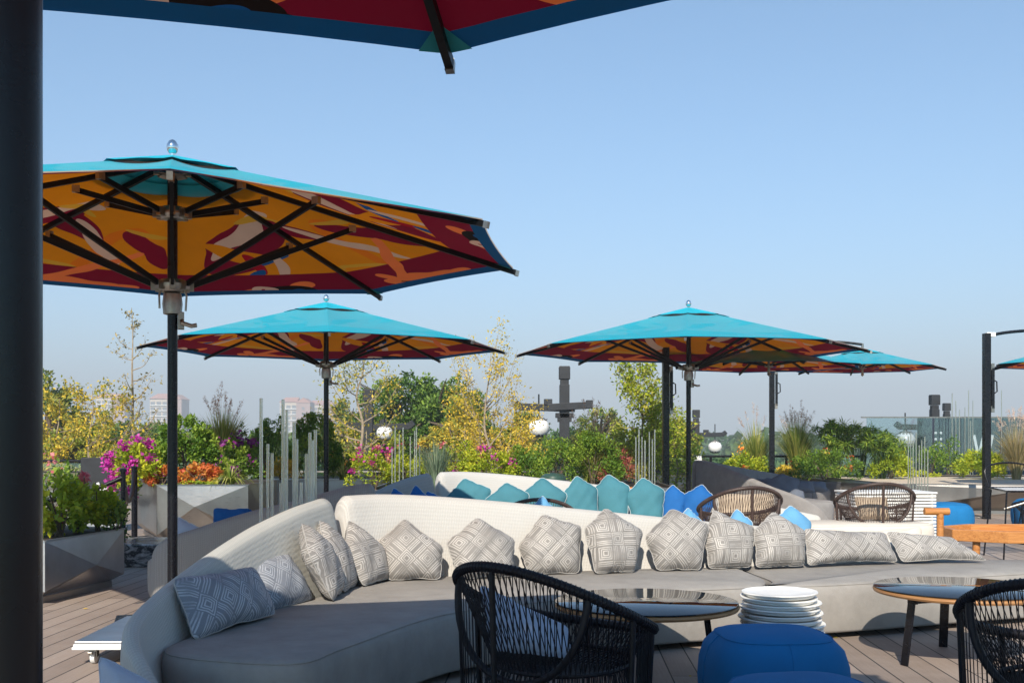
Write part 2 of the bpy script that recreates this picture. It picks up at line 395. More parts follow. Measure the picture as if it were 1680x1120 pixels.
# ---------------- setting: sky is the world; deck, ground, far ground ----------------
def sheet(name, x0, x1, y0, y1, z, mat, kind='structure'):
    b = MB(); b.add([(x0, y0, z), (x1, y0, z), (x1, y1, z), (x0, y1, z)], [(0, 1, 2, 3)]); return tag(b.build(name, mat), kind=kind)
b = MB(); b.box((0, 10.5, -.1), (44, 31, .2)); tag(b.build('deck', M['deck']), kind='structure')
b = MB(); b.box((0, 10.5, -3.6), (43.6, 30.6, 6.7)); tag(b.build('terrace_base', M['foundation']), kind='structure')
def mk_ground():
    m = NT('far_ground'); n = m.noise(m.obj(), .02, 8, .65); n2 = m.noise(m.obj(), .3, 5)
    m.l(m.ramp(n, [(.35, (.05, .075, .03, 1)), (.5, (.10, .11, .06, 1)), (.6, (.2, .19, .16, 1)), (.7, (.06, .08, .035, 1))]), m.b.inputs['Base Color'])
    m.b.inputs['Roughness'].default_value = .95; m.bump(n2, .5, .3); return m.mat
sheet('ground', -2600, 2600, -200, 3400, -7, mk_ground())

# ---------------- fast leaf meshes ----------------
def quads(name, Vt, Fc, rnd, mat, parent=None):
    me = bpy.data.meshes.new(name); nV = len(Vt); nF = len(Fc); k = Fc.shape[1]
    me.vertices.add(nV); me.vertices.foreach_set('co', Vt.astype(np.float32).ravel())
    me.loops.add(nF * k); me.loops.foreach_set('vertex_index', Fc.astype(np.int32).ravel())
    me.polygons.add(nF); me.polygons.foreach_set('loop_start', np.arange(0, nF * k, k, dtype=np.int32))
    a = me.attributes.new('rnd', 'FLOAT', 'FACE'); a.data.foreach_set('value', rnd.astype(np.float32))
    me.update(calc_edges=True); me.validate(); me.materials.append(mat)
    o = bpy.data.objects.new(name, me); scn.collection.objects.link(o)
    if parent is not None: o.parent = parent
    return o
def unit(a): return a / np.maximum(np.linalg.norm(a, axis=1, keepdims=True), 1e-9)
def leaf_arrays(C, size, asp=.5, up=.35, seed=0, outward=None, base=None):
    r = np.random.default_rng(seed); N = len(C)
    d = r.normal(size=(N, 3))
    if outward is not None: d = d * .8 + unit(outward) * .9
    d[:, 2] += up * .3; d = unit(d)
    nrm = r.normal(size=(N, 3)) * .75; nrm[:, 2] += .9; s = unit(np.cross(d, nrm)); n2 = np.cross(s, d)
    L = (size * r.uniform(.6, 1.35, N))[:, None]; w = L * asp * .5
    a = C; bb = C + d * L * .45 + s * w + n2 * w * .35; c = C + d * L - n2 * L * .08; e = C + d * L * .45 - s * w + n2 * w * .35
    Vt = np.stack([a, bb, c, e], 1).reshape(-1, 3)
    i = np.arange(N) * 4
    Fc = np.concatenate([np.stack([i, i + 1, i + 2], 1), np.stack([i, i + 2, i + 3], 1)])
    rr = r.uniform(0, 1, N)
    if base is not None: rr = np.clip(.55 * base + .45 * rr, 0, 1)
    return Vt, Fc, np.concatenate([rr, rr])
def leaves(name, C, size, mat, parent, asp=.5, up=.35, seed=0, outward=None, base=None):
    return quads(name, *leaf_arrays(C, size, asp, up, seed, outward, base), mat, parent)

def clumps(n, rad, seed, k=26, spread=.2, flat_bottom=True, fill=.55):
    r = np.random.default_rng(seed)
    c = unit(r.normal(size=(k, 3)))
    if flat_bottom: c[:, 2] = np.abs(c[:, 2]) * 1.15 - .25
    c = c * r.uniform(fill, .92, (k, 1))
    idx = r.integers(0, k, n); P = c[idx] + unit(r.normal(size=(n, 3))) * (spread * r.uniform(.35, 1, (n, 1)) ** .6)
    tone = r.uniform(0, 1, k)[idx]
    return P * np.array(rad), tone

L = {}
L['green'] = leafmat('leaf_green', [(.04, .09, .012, 1), (.10, .18, .02, 1), (.26, .33, .04, 1)])
L['mid'] = leafmat('leaf_mid', [(.03, .065, .014, 1), (.07, .135, .024, 1), (.17, .23, .05, 1)])
L['dark'] = leafmat('leaf_dark', [(.025, .055, .02, 1), (.05, .105, .035, 1), (.11, .17, .055, 1)])
L['lime'] = leafmat('leaf_lime', [(.10, .17, .015, 1), (.24, .30, .02, 1), (.46, .44, .03, 1)])
L['yellow'] = leafmat('leaf_yellow', [(.20, .19, .03, 1), (.46, .34, .035, 1), (.62, .42, .05, 1)])
L['olive'] = leafmat('leaf_olive', [(.07, .09, .02, 1), (.20, .21, .04, 1), (.42, .36, .06, 1)])
L['red'] = leafmat('leaf_red', [(.26, .04, .02, 1), (.42, .10, .03, 1), (.44, .20, .04, 1), (.30, .32, .04, 1)])
L['wine'] = leafmat('leaf_wine', [(.10, .02, .02, 1), (.28, .07, .06, 1), (.20, .14, .05, 1)])
L['magenta'] = leafmat('petal_magenta', [(.38, .01, .22, 1), (.62, .03, .42, 1), (.7, .12, .5, 1)])
L['purple'] = leafmat('petal_purple', [(.14, .01, .12, 1), (.26, .03, .25, 1), (.36, .08, .34, 1)])
L['pink'] = leafmat('petal_pink', [(.6, .06, .14, 1), (.7, .2, .22, 1), (.72, .3, .3, 1)])
L['orange'] = leafmat('leaf_orange', [(.5, .06, .02, 1), (.75, .26, .04, 1), (.75, .45, .08, 1)])
L['blade'] = leafmat('grass_blade', [(.07, .12, .02, 1), (.18, .22, .04, 1), (.42, .36, .11, 1)])
L['blue_blade'] = leafmat('blue_grass_blade', [(.10, .17, .10, 1), (.22, .31, .20, 1), (.40, .46, .34, 1)])
L['straw'] = leafmat('straw_blade', [(.20, .18, .06, 1), (.45, .36, .16, 1), (.62, .50, .28, 1)])
L['plume'] = leafmat('grass_plume', [(.30, .20, .16, 1), (.45, .33, .26, 1), (.55, .45, .36, 1)])
L['lime_blade'] = leafmat('lime_blade', [(.14, .22, .03, 1), (.34, .40, .06, 1), (.60, .58, .20, 1)])

def stems(b, n, rad, seed, r0=.008, z0=0):
    rr = random.Random(seed)
    for i in range(n):
        a = rr.uniform(0, 6.28); k = rr.uniform(.2, .75)
        e = V(math.cos(a) * rad[0] * k, math.sin(a) * rad[1] * k, z0 + rad[2] * rr.uniform(.6, 1.1))
        mid = V(e.x * .35, e.y * .35, (z0 + e.z) * .5); b.tube([(rr.uniform(-.03, .03), rr.uniform(-.03, .03), z0 - .02), mid, e], [r0, r0 * .75, r0 * .35], 5)
def shrub(name, loc, rad, n, size, mat, label, cat='shrub', group=None, seed=1, asp=.5, flowers=None, k=26, spread=.2, flat=True, fill=.55, bark='bark_dark'):
    root = empty(name, loc, 0, label, cat, group)
    P, t = clumps(n, rad, seed, k, spread, flat, fill); P[:, 2] += rad[2] * .45
    leaves('foliage', P, size, L[mat], root, asp, .35, seed, P - np.array([0, 0, rad[2] * .3]), t)
    if flowers:
        for (fm, fn, fs, fcl) in flowers:
            r = np.random.default_rng(seed + 50); c = unit(r.normal(size=(fcl, 3))); c[:, 1] = -np.abs(c[:, 1]) * .9; c[:, 2] = np.abs(c[:, 2]) * 1.1 - .15
            c = c * np.array(rad) * r.uniform(.85, 1.12, (fcl, 1)); c[:, 2] += rad[2] * .45
            idx = r.integers(0, fcl, fn); Q = c[idx] + r.normal(size=(fn, 3)) * .45 * fs * 1.6
            leaves('flowers', Q, fs, L[fm], root, .9, .3, seed + 3)
    b = MB(); stems(b, 7, (rad[0], rad[1], rad[2] * 1.1), seed); b.build('stem', M[bark], root, True)
    return root

def blades(name, n, h, spread, mat, parent, seed, w=.012, curl=.6, up=1.0, seg=6, z0=0, r0=.06, hv=.35):
    r = np.random.default_rng(seed)
    a = r.uniform(0, 2 * np.pi, n); lean = r.uniform(.05, 1, n) ** .8; H = h * r.uniform(1 - hv, 1.05, n)
    bx = np.cos(a) * r0 * r.uniform(0, 1, n); by = np.sin(a) * r0 * r.uniform(0, 1, n)
    t = np.linspace(0, 1, seg + 1)[None, :]
    hor = (spread * lean)[:, None] * (t ** 1.6); z = H[:, None] * (t * up - (curl * lean)[:, None] * t ** 3.2)
    X = bx[:, None] + np.cos(a)[:, None] * hor; Y = by[:, None] + np.sin(a)[:, None] * hor; Z = z0 + z
    tw = a + np.pi / 2 + r.uniform(-.7, .7, n); ww = w * (1 - t ** 2 * .92)
    dx = np.cos(tw)[:, None] * ww / 2; dy = np.sin(tw)[:, None] * ww / 2
    A = np.stack([X - dx, Y - dy, Z], 2); B = np.stack([X + dx, Y + dy, Z], 2)
    Vt = np.stack([A, B], 2).reshape(-1, 3)
    i0 = (np.arange(n) * (seg + 1) * 2)[:, None] + (np.arange(seg) * 2)[None, :]; i0 = i0.ravel()
    Fc = np.stack([i0, i0 + 1, i0 + 3, i0 + 2], 1); rr = np.repeat(r.uniform(0, 1, n), seg)
    return quads(name, Vt, Fc, rr, mat, parent), np.stack([X[:, -1], Y[:, -1], Z[:, -1]], 1), np.stack([X[:, -1] - X[:, -2], Y[:, -1] - Y[:, -2], Z[:, -1] - Z[:, -2]], 1)
def grass(name, loc, h, spread, n, mat, label, seed=1, w=.012, curl=.55, plumes=0, cat='ornamental grass', group=None, hv=.35, pm='plume', up=1.0):
    root = empty(name, loc, 0, label, cat, group)
    blades('blades', n, h, spread, L[mat], root, seed, w, curl, up, 6, 0, .08, hv)
    if plumes:
        o, tip, d = blades('plume_stalk', plumes, h * 1.22, spread * .6, L[pm], root, seed + 9, .006, .2, 1.0, 5, 0, .06, .15)
        r = np.random.default_rng(seed); C = np.repeat(tip, 40, 0) - np.repeat(unit(d), 40, 0) * r.uniform(0, .22, (plumes * 40, 1)) + r.normal(size=(plumes * 40, 3)) * .008
        leaves('plume', C, .035, L[pm], root, .25, .8, seed, np.repeat(d, 40, 0))
    return root

def tree(name, loc, h, crown, label, mat, n, size, seed=1, bark='bark', cat='tree', group=None, limbs=14, start=.25, r0=.05, asp=.5, sub=4, cone=.7, jit=.16, rise=.55, mat2=None, asc=.35, trunk_bend=.15):
    rr = random.Random(seed); root = empty(name, loc, 0, label, cat, group); b = MB(); pts = []
    tr = [V(0, 0, 0)]
    for i in range(1, 9): tr.append(V(rr.uniform(-1, 1) * trunk_bend * h * .12, rr.uniform(-1, 1) * trunk_bend * h * .12, h * i / 8))
    T = crom(tr, 3); b.tube(T, [r0 * (1 - .9 * i / (len(T) - 1)) for i in range(len(T))], 7)
    for i in range(limbs):
        f = start + (1 - start) * (i + rr.random()) / limbs * .97; p = T[min(len(T) - 1, int(f * (len(T) - 1)))]
        a = rr.uniform(0, 6.283); ln = crown * (1 - cone * (f - start) / (1 - start)) * rr.uniform(.7, 1.15)
        d = V(math.cos(a), math.sin(a), rr.uniform(asc * .6, asc * 1.6)); e = p + d * ln + V(0, 0, rise * ln * .6)
        mid = p + d * ln * .5 + V(rr.uniform(-1, 1), rr.uniform(-1, 1), rr.uniform(-.5, .6)) * ln * .1
        S = crom([p, mid, e], 6); rb = r0 * (1 - f * .75) * .5; b.tube(S, [rb * (1 - .8 * j / (len(S) - 1)) for j in range(len(S))], 5)
        pts += S[4:]
        for j in range(sub):
            s0 = S[rr.randint(3, len(S) - 2)]; l2 = ln * rr.uniform(.22, .5); a2 = a + rr.uniform(-1.2, 1.2)
            e2 = s0 + V(math.cos(a2), math.sin(a2), rr.uniform(.1, 1.1)).normalized() * l2; m2 = (s0 + e2) / 2 + V(rr.uniform(-.1, .1), rr.uniform(-.1, .1), rr.uniform(-.05, .1)) * l2
            S2 = crom([s0, m2, e2], 4); b.tube(S2, [rb * .4 * (1 - .75 * k / (len(S2) - 1)) for k in range(len(S2))], 4); pts += S2[1:] * 2
    b.build('trunk', M[bark], root, True)
    if n:
        r = np.random.default_rng(seed); A = np.array([tuple(p) for p in pts]); idx = r.integers(0, len(A), n)
        tone = r.uniform(0, 1, len(A)); C = A[idx] + r.normal(size=(n, 3)) * jit
        nn = n if mat2 is None else int(n * .6)
        leaves('crown', C[:nn], size, L[mat], root, asp, .2, seed, None, tone[idx][:nn])
        if mat2: leaves('crown_foliage', C[nn:], size, L[mat2], root, asp, .2, seed + 1, None, tone[idx][nn:])
    return root

# ---------------- parasols ----------------
def rdir(a): return V(math.cos(a), math.sin(a), 0)
def canopy_parts(root, Rr, zr, rise, scale=1.0):
    """eight fabric panels; zr = height of the rim, rise = rim to apex"""
    r0 = .30 * scale; nr, na = 10, 8
    zf = lambda t: zr + rise * (1 - t)          # height along a rib, t = r/Rr
    def pt(k, s, r, dz=0, edge=True):
        t = r / Rr; a0, a1 = k * math.pi / 4, (k + 1) * math.pi / 4
        tt = t * (1 - (.014 * 4 * s * (1 - s)) * max(0, (t - .3)) / .7)
        p = rdir(a0) * (1 - s) + rdir(a1) * s
        sag = -.028 * 4 * s * (1 - s) * math.sin(math.pi * min(1, t))
        return V(p.x * tt * Rr, p.y * tt * Rr, zf(tt) + sag + dz)
    def shell(name, ra, rb, dz, mats, uv=False, wav=0):
        bm_ = MB(); uvl = []; el = []
        for k in range(8):
            vs = []
            for i in range(nr + 1):
                r = ra + (rb - ra) * i / nr
                for j in range(na + 1):
                    s = j / na; p = pt(k, s, r, dz)
                    if wav and i > nr - 3: p.z += wav * math.sin(math.pi * s) ** 2 * (i - nr + 3) / 3
                    vs.append(p)
            fs = []
            for i in range(nr):
                for j in range(na):
                    a = i * (na + 1) + j; fs.append((a, a + na + 1, a + na + 2, a + 1))
            if uv:
                rot = -((k // 2) * math.pi / 2 + math.pi / 4) + math.pi / 2
                for f in fs:
                    for vi in f:
                        p = vs[vi]; c, s_ = math.cos(rot), math.sin(rot)
                        uvl += [(p.x * c - p.y * s_) / Rr, (p.x * s_ + p.y * c) / Rr]
                        i = vi // (na + 1); el += [(ra + (rb - ra) * i / nr) / Rr / .99, 0]
            bm_.add(vs, fs)
        o = bm_.build(name, mats, root, True, 60)
        if uv:
            u = o.data.uv_layers.new(name='print'); u.data.foreach_set('uv', uvl)
            e = o.data.uv_layers.new(name='edge'); e.data.foreach_set('uv', el)
        return o
    shell('canopy', r0, Rr * .99, .030, M['cyan'])
    shell('lining', .42 * scale, Rr * .988, .024, M['print'], True)
    shell('vent_cap', .02, .46 * scale, .044, M['vent'], False, .018)
    return zf
def parasol_proto():
    root = empty('parasol')
    Rr = 2.0; zr = 2.185; rise = .50
    zf = canopy_parts(root, Rr, zr, rise)
    b = MB(); b.tube([(0, 0, .27), (0, 0, 2.66)], .0275, 20); b.build('pole', M['black'], root, True)
    b = MB(); b.box((0, 0, .27), (.62, .62, .035)); b.lathe([(.05, .285), (.05, .30), (.038, .305)], n=20); b.build('base', M['black'], root, bevel=.006)
    b = MB(); b.lathe([(.012, 2.70), (.015, 2.735), (.024, 2.742), (.033, 2.762), (.031, 2.782), (.018, 2.802), (.003, 2.810)], n=20); b.build('finial', M['chrome'], root, True)
    b = MB(); b.lathe([(.03, 2.60), (.07, 2.61), (.075, 2.64), (.06, 2.67), (.03, 2.68)], n=16)
    for k in range(8):
        d = rdir(k * math.pi / 4); b.box(d * .075 + V(0, 0, 2.645), (.05, .028, .05), Matrix.Rotation(k * math.pi / 4, 3, 'Z'))
    b.build('hub', M['alu'], root, True)
    for zc, rr_, nm in ((2.42, .075, 'upper_ring'), (2.04, .085, 'runner')):
        b = MB(); b.lathe([(.030, zc - .035), (rr_ * .8, zc - .03), (rr_, zc - .01), (rr_, zc + .012), (rr_ * .75, zc + .035), (.03, zc + .04)], n=16)
        for k in range(8):
            d = rdir(k * math.pi / 4); b.box(d * (rr_ + .01) + V(0, 0, zc), (.04, .032, .045), Matrix.Rotation(k * math.pi / 4, 3, 'Z'))
        if nm == 'runner':
            b.lathe([(.032, zc - .15), (.05, zc - .145), (.055, zc - .09), (.048, zc - .04), (.032, zc - .03)], n=16)
            b.tube([(.05, -.02, zc), (.075, -.03, zc - .05), (.07, -.03, zc - .13)], .006, 6)
            b.tube([(-.05, -.02, zc), (-.07, -.03, zc - .05), (-.068, -.03, zc - .12)], .006, 6)
        b.build(nm, M['alu'], root, True)
    b = MB(); b.box((.045, -.01, 1.86), (.035, .045, .09)); b.tube([(.05, -.03, 1.86), (.05, -.055, 1.845), (.10, -.06, 1.83), (.13, -.06, 1.835)], .012, 8)
    b.build('crank_handle', M['alu'], root, bevel=.006)
    for k in range(8):
        d = rdir(k * math.pi / 4); up = V(0, 0, 1)
        b = MB(); b.bar(d * .08 + up * (zf(.04) + .004), d * 2.0 + up * (zf(1.0) + .008), .022, .028); rb = b.build('rib', M['rib'], root)
        b = MB(); b.bar(d * 1.99 + up * (zf(.995) + .006), d * 2.012 + up * (zf(1.006) + .006), .024, .031); b.build('end_cap', M['alu'], rb)
        for c_, q_ in ((1.0, .5), (.5, .25)):
            b = MB(); c = d * c_ + up * (zf(q_) - .04); b.bar(c - d * .02, c + d * .02, .027, .036); b.build('clip', M['alu'], rb)
        z = .018; e1 = rdir(k * math.pi / 4 + math.pi / 4) - d; e0 = rdir(k * math.pi / 4 - math.pi / 4) - d; b = MB(); p0 = d * 1.965
        b.add([p0 + up * (zf(.985) + z), p0 + e1 * .1 + up * (zf(.985) + z), d * 1.84 + up * (zf(.92) + z), p0 + e0 * .1 + up * (zf(.985) + z)], [(0, 1, 2, 3)]); b.build('corner_patch', M['cyan_dark'], root)
        b = MB(); b.bar(d * .09 + up * 2.04, d * 1.0 + up * (zf(.5) - .045), .017, .028); b.build('strut', M['rib'], root)
        b = MB(); b.bar(d * .08 + up * 2.42, d * .5 + up * (zf(.25) - .045), .016, .028); b.build('strut', M['rib'], root)
    return root
UG = 'centre pole parasols with turquoise canopies'
pp = parasol_proto()
PARA = [((-.506, 1.10, 1.2), 82.6 - 45, 'nearest parasol, thick black pole at the left edge and maroon rim across the top'),
        ((-2.225, 7.19, 1.18), 16.9, 'large parasol showing its printed orange underside, pole rising behind the pale sofa arm'),
        ((-2.54, 15.0, 1.245), 10.4, 'turquoise parasol standing by the clear rods in front of the grey planter'),
        ((2.51, 15.6, 1.245), -10.0, 'turquoise parasol standing behind the royal blue cushions beside the grey shaded sofa')]
for i, (p, a, lb) in enumerate(PARA):
    o = pp if i == 0 else copy_tree(pp)
    o.location = (p[0], p[1], HC * (1 - 1.25)); o.scale = (p[2], p[2], 1.25); o.rotation_euler.z = R(a); tag(o, lb, 'parasol', UG)

def cantilever_proto():
    root = empty('cantilever_parasol'); Rr = 1.5; zr = 2.44; rise = .38
    # canopy centre at x=0, mast at x=-1.66
    cn = empty('canopy_frame'); cn.parent = root
    zf = canopy_parts(root, Rr, zr, rise, .85)
    bpy.data.objects.remove(cn)
    for k in range(8):
        d = rdir(k * math.pi / 4); up = V(0, 0, 1)
        b = MB(); b.bar(d * .05 + up * (zf(.03) - .01), d * 1.5 + up * (zf(1) + .003), .022, .036); b.build('rib', M['rib'], root)
        b = MB(); b.bar(d * .05 + up * 2.50, d * .72 + up * (zf(.48) - .03), .016, .024); b.build('strut', M['rib'], root)
    b = MB(); b.tube([(0, 0, 2.36), (0, 0, 2.95)], .022, 12); b.lathe([(.02, 2.47), (.07, 2.48), (.07, 2.52), (.02, 2.53)], n=12); b.lathe([(.004, 2.33), (.03, 2.36), (.02, 2.39)], n=10); b.build('hub', M['alu'], root, True)
    b = MB(); b.box((-1.66, 0, 1.49), (.10, .10, 2.9)); b.build('mast', M['black'], root, bevel=.008)
    b = MB(); b.box((-1.66, 0, .04), (.9, .9, .08)); b.build('base', M['black'], root, bevel=.01)
    b = MB(); b.tube(crom([(-1.64, 0, 2.90), (-1.35, 0, 2.955), (-.9, 0, 2.99), (-.4, 0, 2.98), (0, 0, 2.93)], 5), .024, 8); b.build('arm', M['black'], root, True)
    b = MB(); b.box((-1.60, 0, 2.92), (.14, .07, .07)); b.build('bracket', M['white'], root, bevel=.006)
    b = MB(); b.box((-1.575, -.02, 2.10), (.045, .05, .62)); b.tube([(-1.55, -.02, 2.22), (-1.51, -.02, 2.20), (-1.505, -.02, 2.05), (-1.55, -.02, 2.02)], .011, 8); b.box((-1.58, -.02, 1.78), (.05, .05, .10), m=1); b.box((-1.58, -.02, 2.43), (.05, .05, .10), m=1)
    b.build('crank_handle', [M['black'], M['alu']], root, bevel=.005)
    return root
cp = cantilever_proto()
CANT = [((4.05, 17.3, -.12), 6, 'cantilever parasol half hidden behind a pole parasol, on the mast nearest that pole'),
        ((6.58, 20.6, .06), -9, 'small distant cantilever parasol on the mast beside the golden grass'),
        ((8.93, 16.9, -.10), 3, 'cantilever parasol cut off by the right edge, its curved arm against the sky')]
for i, (p, a, lb) in enumerate(CANT):
    o = cp if i == 0 else copy_tree(cp)
    o.location = p; o.rotation_euler.z = R(a); tag(o, lb, 'parasol', 'cantilever parasols on square masts')

# ---------------- sculpted sofas ----------------
def back_section(name, foot, mat, parent, T=.16, cap_a=True, cap_b=True, zb=.03, thick=.12):
    """foot = (x, y, height) stations along the inner foot; the back leans out to the left of travel"""
    P = crom(foot, 7); N = len(P); rings = []; UVr = []
    s = 0; prev = None
    for i, p in enumerate(P):
        a = P[max(0, i - 1)]; c = P[min(N - 1, i + 1)]; t = V(c.x - a.x, c.y - a.y, 0).normalized(); n = V(-t.y, t.x, 0); h = p.z
        if prev is not None: s += (V(p.x, p.y, 0) - prev).length
        prev = V(p.x, p.y, 0)
        lo = min(.22, h * .6); k = max(.4, min(1.0, (h - .06) / .72)); TT = T * k; w = thick * k
        prof = [(0, lo), (TT * .42, lo + (h - lo) * .5), (TT * .80, h - .07 * k), (TT * .95, h - .02 * k), (TT + w * .35, h), (TT + w * .85, h - .03 * k),
                (TT + w, h - .11 * k), (TT * 1.02 + w, h * .5), (TT * .75 + w, zb), (0, zb)]
        ring = crom([V(o, z, 0) for o, z in prof], 3, True)
        rings.append((p, n, t, ring)); UVr.append(s)
    def place(i, sc=1.0, shift=0):
        p, n, t, ring = rings[i]; c = sum(ring, V(0, 0, 0)) / len(ring); c.y = max(.1, c.y)
        return [V(p.x, p.y, 0) + n * ((r.x - c.x) * sc + c.x) + V(0, 0, (r.y - c.y) * sc + c.y) + t * shift for r in ring]
    R_ = []; U = []
    if cap_a:
        for sc, sh in ((.55, -.055), (.80, -.045), (.93, -.025)): R_.append(place(0, sc, sh)); U.append(-(.12 - (.06 + sh)))
    for i in range(N): R_.append(place(i)); U.append(UVr[i])
    if cap_b:
        for sc, sh in ((.93, .025), (.80, .045), (.55, .055)): R_.append(place(N - 1, sc, sh)); U.append(UVr[-1] + sh)
    b = MB(); b.rings(R_); o = b.build(name, mat, parent, True, 180)
    # uv: u along the path, v around
    n = len(R_[0]); vv = [0]
    for k in range(1, n + 1): vv.append(vv[-1] + (rings[N // 2][3][k % n] - rings[N // 2][3][k - 1]).length)
    uv = o.data.uv_layers.new(name='UVMap'); data = []
    for f in b.f:
        ks = [vi % n for vi in f]; wrap = max(ks) == n - 1 and min(ks) == 0 and len(f) == 4
        for vi in f:
            k = vi % n; kk = n if (wrap and k == 0) else k
            data += [U[vi // n], vv[kk]]
    uv.data.foreach_set('uv', data); return o
def seat_block(name, poly, zt, mat, parent, r=.06, zb=.035, rs=6):
    P = crom([V(*p, 0) for p in poly], rs, True); N = len(P)
    area = sum(P[i].x * P[(i + 1) % N].y - P[(i + 1) % N].x * P[i].y for i in range(N))
    sg = 1 if area > 0 else -1; Nn = []
    for i in range(N):
        t = (P[(i + 1) % N] - P[i - 1]).normalized(); Nn.append(V(t.y, -t.x, 0) * sg)
    def ring(ins, z): return [P[i] - Nn[i] * ins + V(0, 0, z) for i in range(N)]
    prof = [(.05, zb), (.012, zb + .005), (.004, zb + .02), (0, (zb + zt) * .45), (-.006, zt - r * 1.4), (0, zt - r * .75), (r * .22, zt - r * .25), (r * .5, zt - .008), (r * .8, zt)]
    rg = [ring(i, z) for i, z in prof]
    if sg < 0: rg = [x[::-1] for x in rg]
    b = MB(); b.rings(rg); o = b.build(name, mat, parent, True, 180)
    b = MB(); b.tube(ring(.012, zt - .017), .0035, 6, True); b.build('piping', mat, o, True, 180); return o
def sofa(name, label, matb, matc, mats, legs=True):
    root = empty(name, (0, 0, 0), 0, label, 'sofa', 'sculpted corner sofas')
    back_section('arm_backrest', [(-1.22, 4.22, .13), (-1.36, 4.32, .34), (-1.46, 4.55, .47), (-1.44, 4.88, .56), (-1.335, 5.3, .665), (-1.20, 5.8, .77), (-1.08, 6.2, .84), (-.97, 6.62, .88)], matb, root, .15)
    back_section('backrest', [(-.90, 6.70, .885), (-.72, 6.86, .885), (-.45, 7.0, .865), (0, 7.15, .82), (.65, 7.36, .745), (1.3, 7.54, .67), (1.96, 7.70, .60), (2.7, 7.86, .50), (3.25, 7.97, .40)], matc, root, .17)
    seat_block('seat', [(-1.46, 4.60), (-1.15, 4.42), (-.84, 4.40), (-.70, 4.75), (-.33, 5.62), (.3, 6.12), (.95, 6.44), (1.45, 6.62), (1.60, 6.90), (1.575, 7.4), (1.5, 7.56), (.65, 7.42), (-.45, 7.06), (-.9, 6.78), (-1.06, 6.3), (-1.30, 5.6), (-1.47, 4.95)], .36, mats, root)
    seat_block('seat', [(1.52, 6.66), (1.8, 6.74), (2.12, 6.83), (3.05, 7.2), (3.6, 7.4), (4.2, 7.55), (4.5, 7.75), (4.35, 8.02), (3.8, 8.12), (3.25, 8.06), (1.96, 7.82), (1.62, 7.72), (1.60, 7.45), (1.64, 6.95)], .35, mats, root)
    return root
sofaA = sofa('corner_sofa', 'long curved cream and taupe corner sofa with patterned grey cushions in the foreground', M['green_rib'], M['cream_rib'], M['seat'])
b = MB()  # rear seat of the same island, behind the back
sr = seat_block('rear_seat', [(.2, 7.50), (1.0, 7.72), (2.0, 7.98), (2.9, 8.15), (3.2, 8.35), (3.1, 8.85), (2.6, 8.95), (1.5, 8.75), (.1, 8.30)], .33, M['cream'], sofaA)
sofaC = sofa('corner_sofa', 'cream corner sofa with teal and royal blue cushions behind the foreground sofa', M['grey_rib'], M['cream_rib'], M['cream'])
def move_tree(root, src, dst, ang, sx=1.0):
    Mx = Matrix.Translation(V(dst[0], dst[1], 0)) @ Matrix.Rotation(R(ang), 4, 'Z') @ Matrix.Scale(sx, 4, V(1, 0, 0)) @ Matrix.Translation(V(-src[0], -src[1], 0))
    root.matrix_world = Mx
move_tree(sofaC, (-.95, 6.65), (-.70, 11.3), -10, .92)
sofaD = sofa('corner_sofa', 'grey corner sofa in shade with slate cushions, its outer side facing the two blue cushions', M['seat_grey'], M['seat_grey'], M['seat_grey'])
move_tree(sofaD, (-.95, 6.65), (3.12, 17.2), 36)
sofaB = empty('sofa', (0, 0, 0), 0, 'grey ribbed sofa seen from behind between the steel planter and the pale sofa arm', 'sofa', None)
back_section('backrest', [(-1.12, 8.54, .90), (-1.3, 8.50, .875), (-1.6, 8.44, .79), (-2.0, 8.38, .69), (-2.35, 8.33, .58), (-2.56, 8.30, .50), (-2.68, 8.36, .34)][::-1], M['grey_rib'], sofaB, -.13, True, True, .03, -.10)
seat_block('seat', [(-2.55, 8.4), (-2.0, 8.45), (-1.2, 8.56), (-.5, 8.78), (-.55, 9.15), (-1.5, 9.25), (-2.4, 9.15), (-2.75, 8.8)], .36, M['seat_grey'], sofaB)

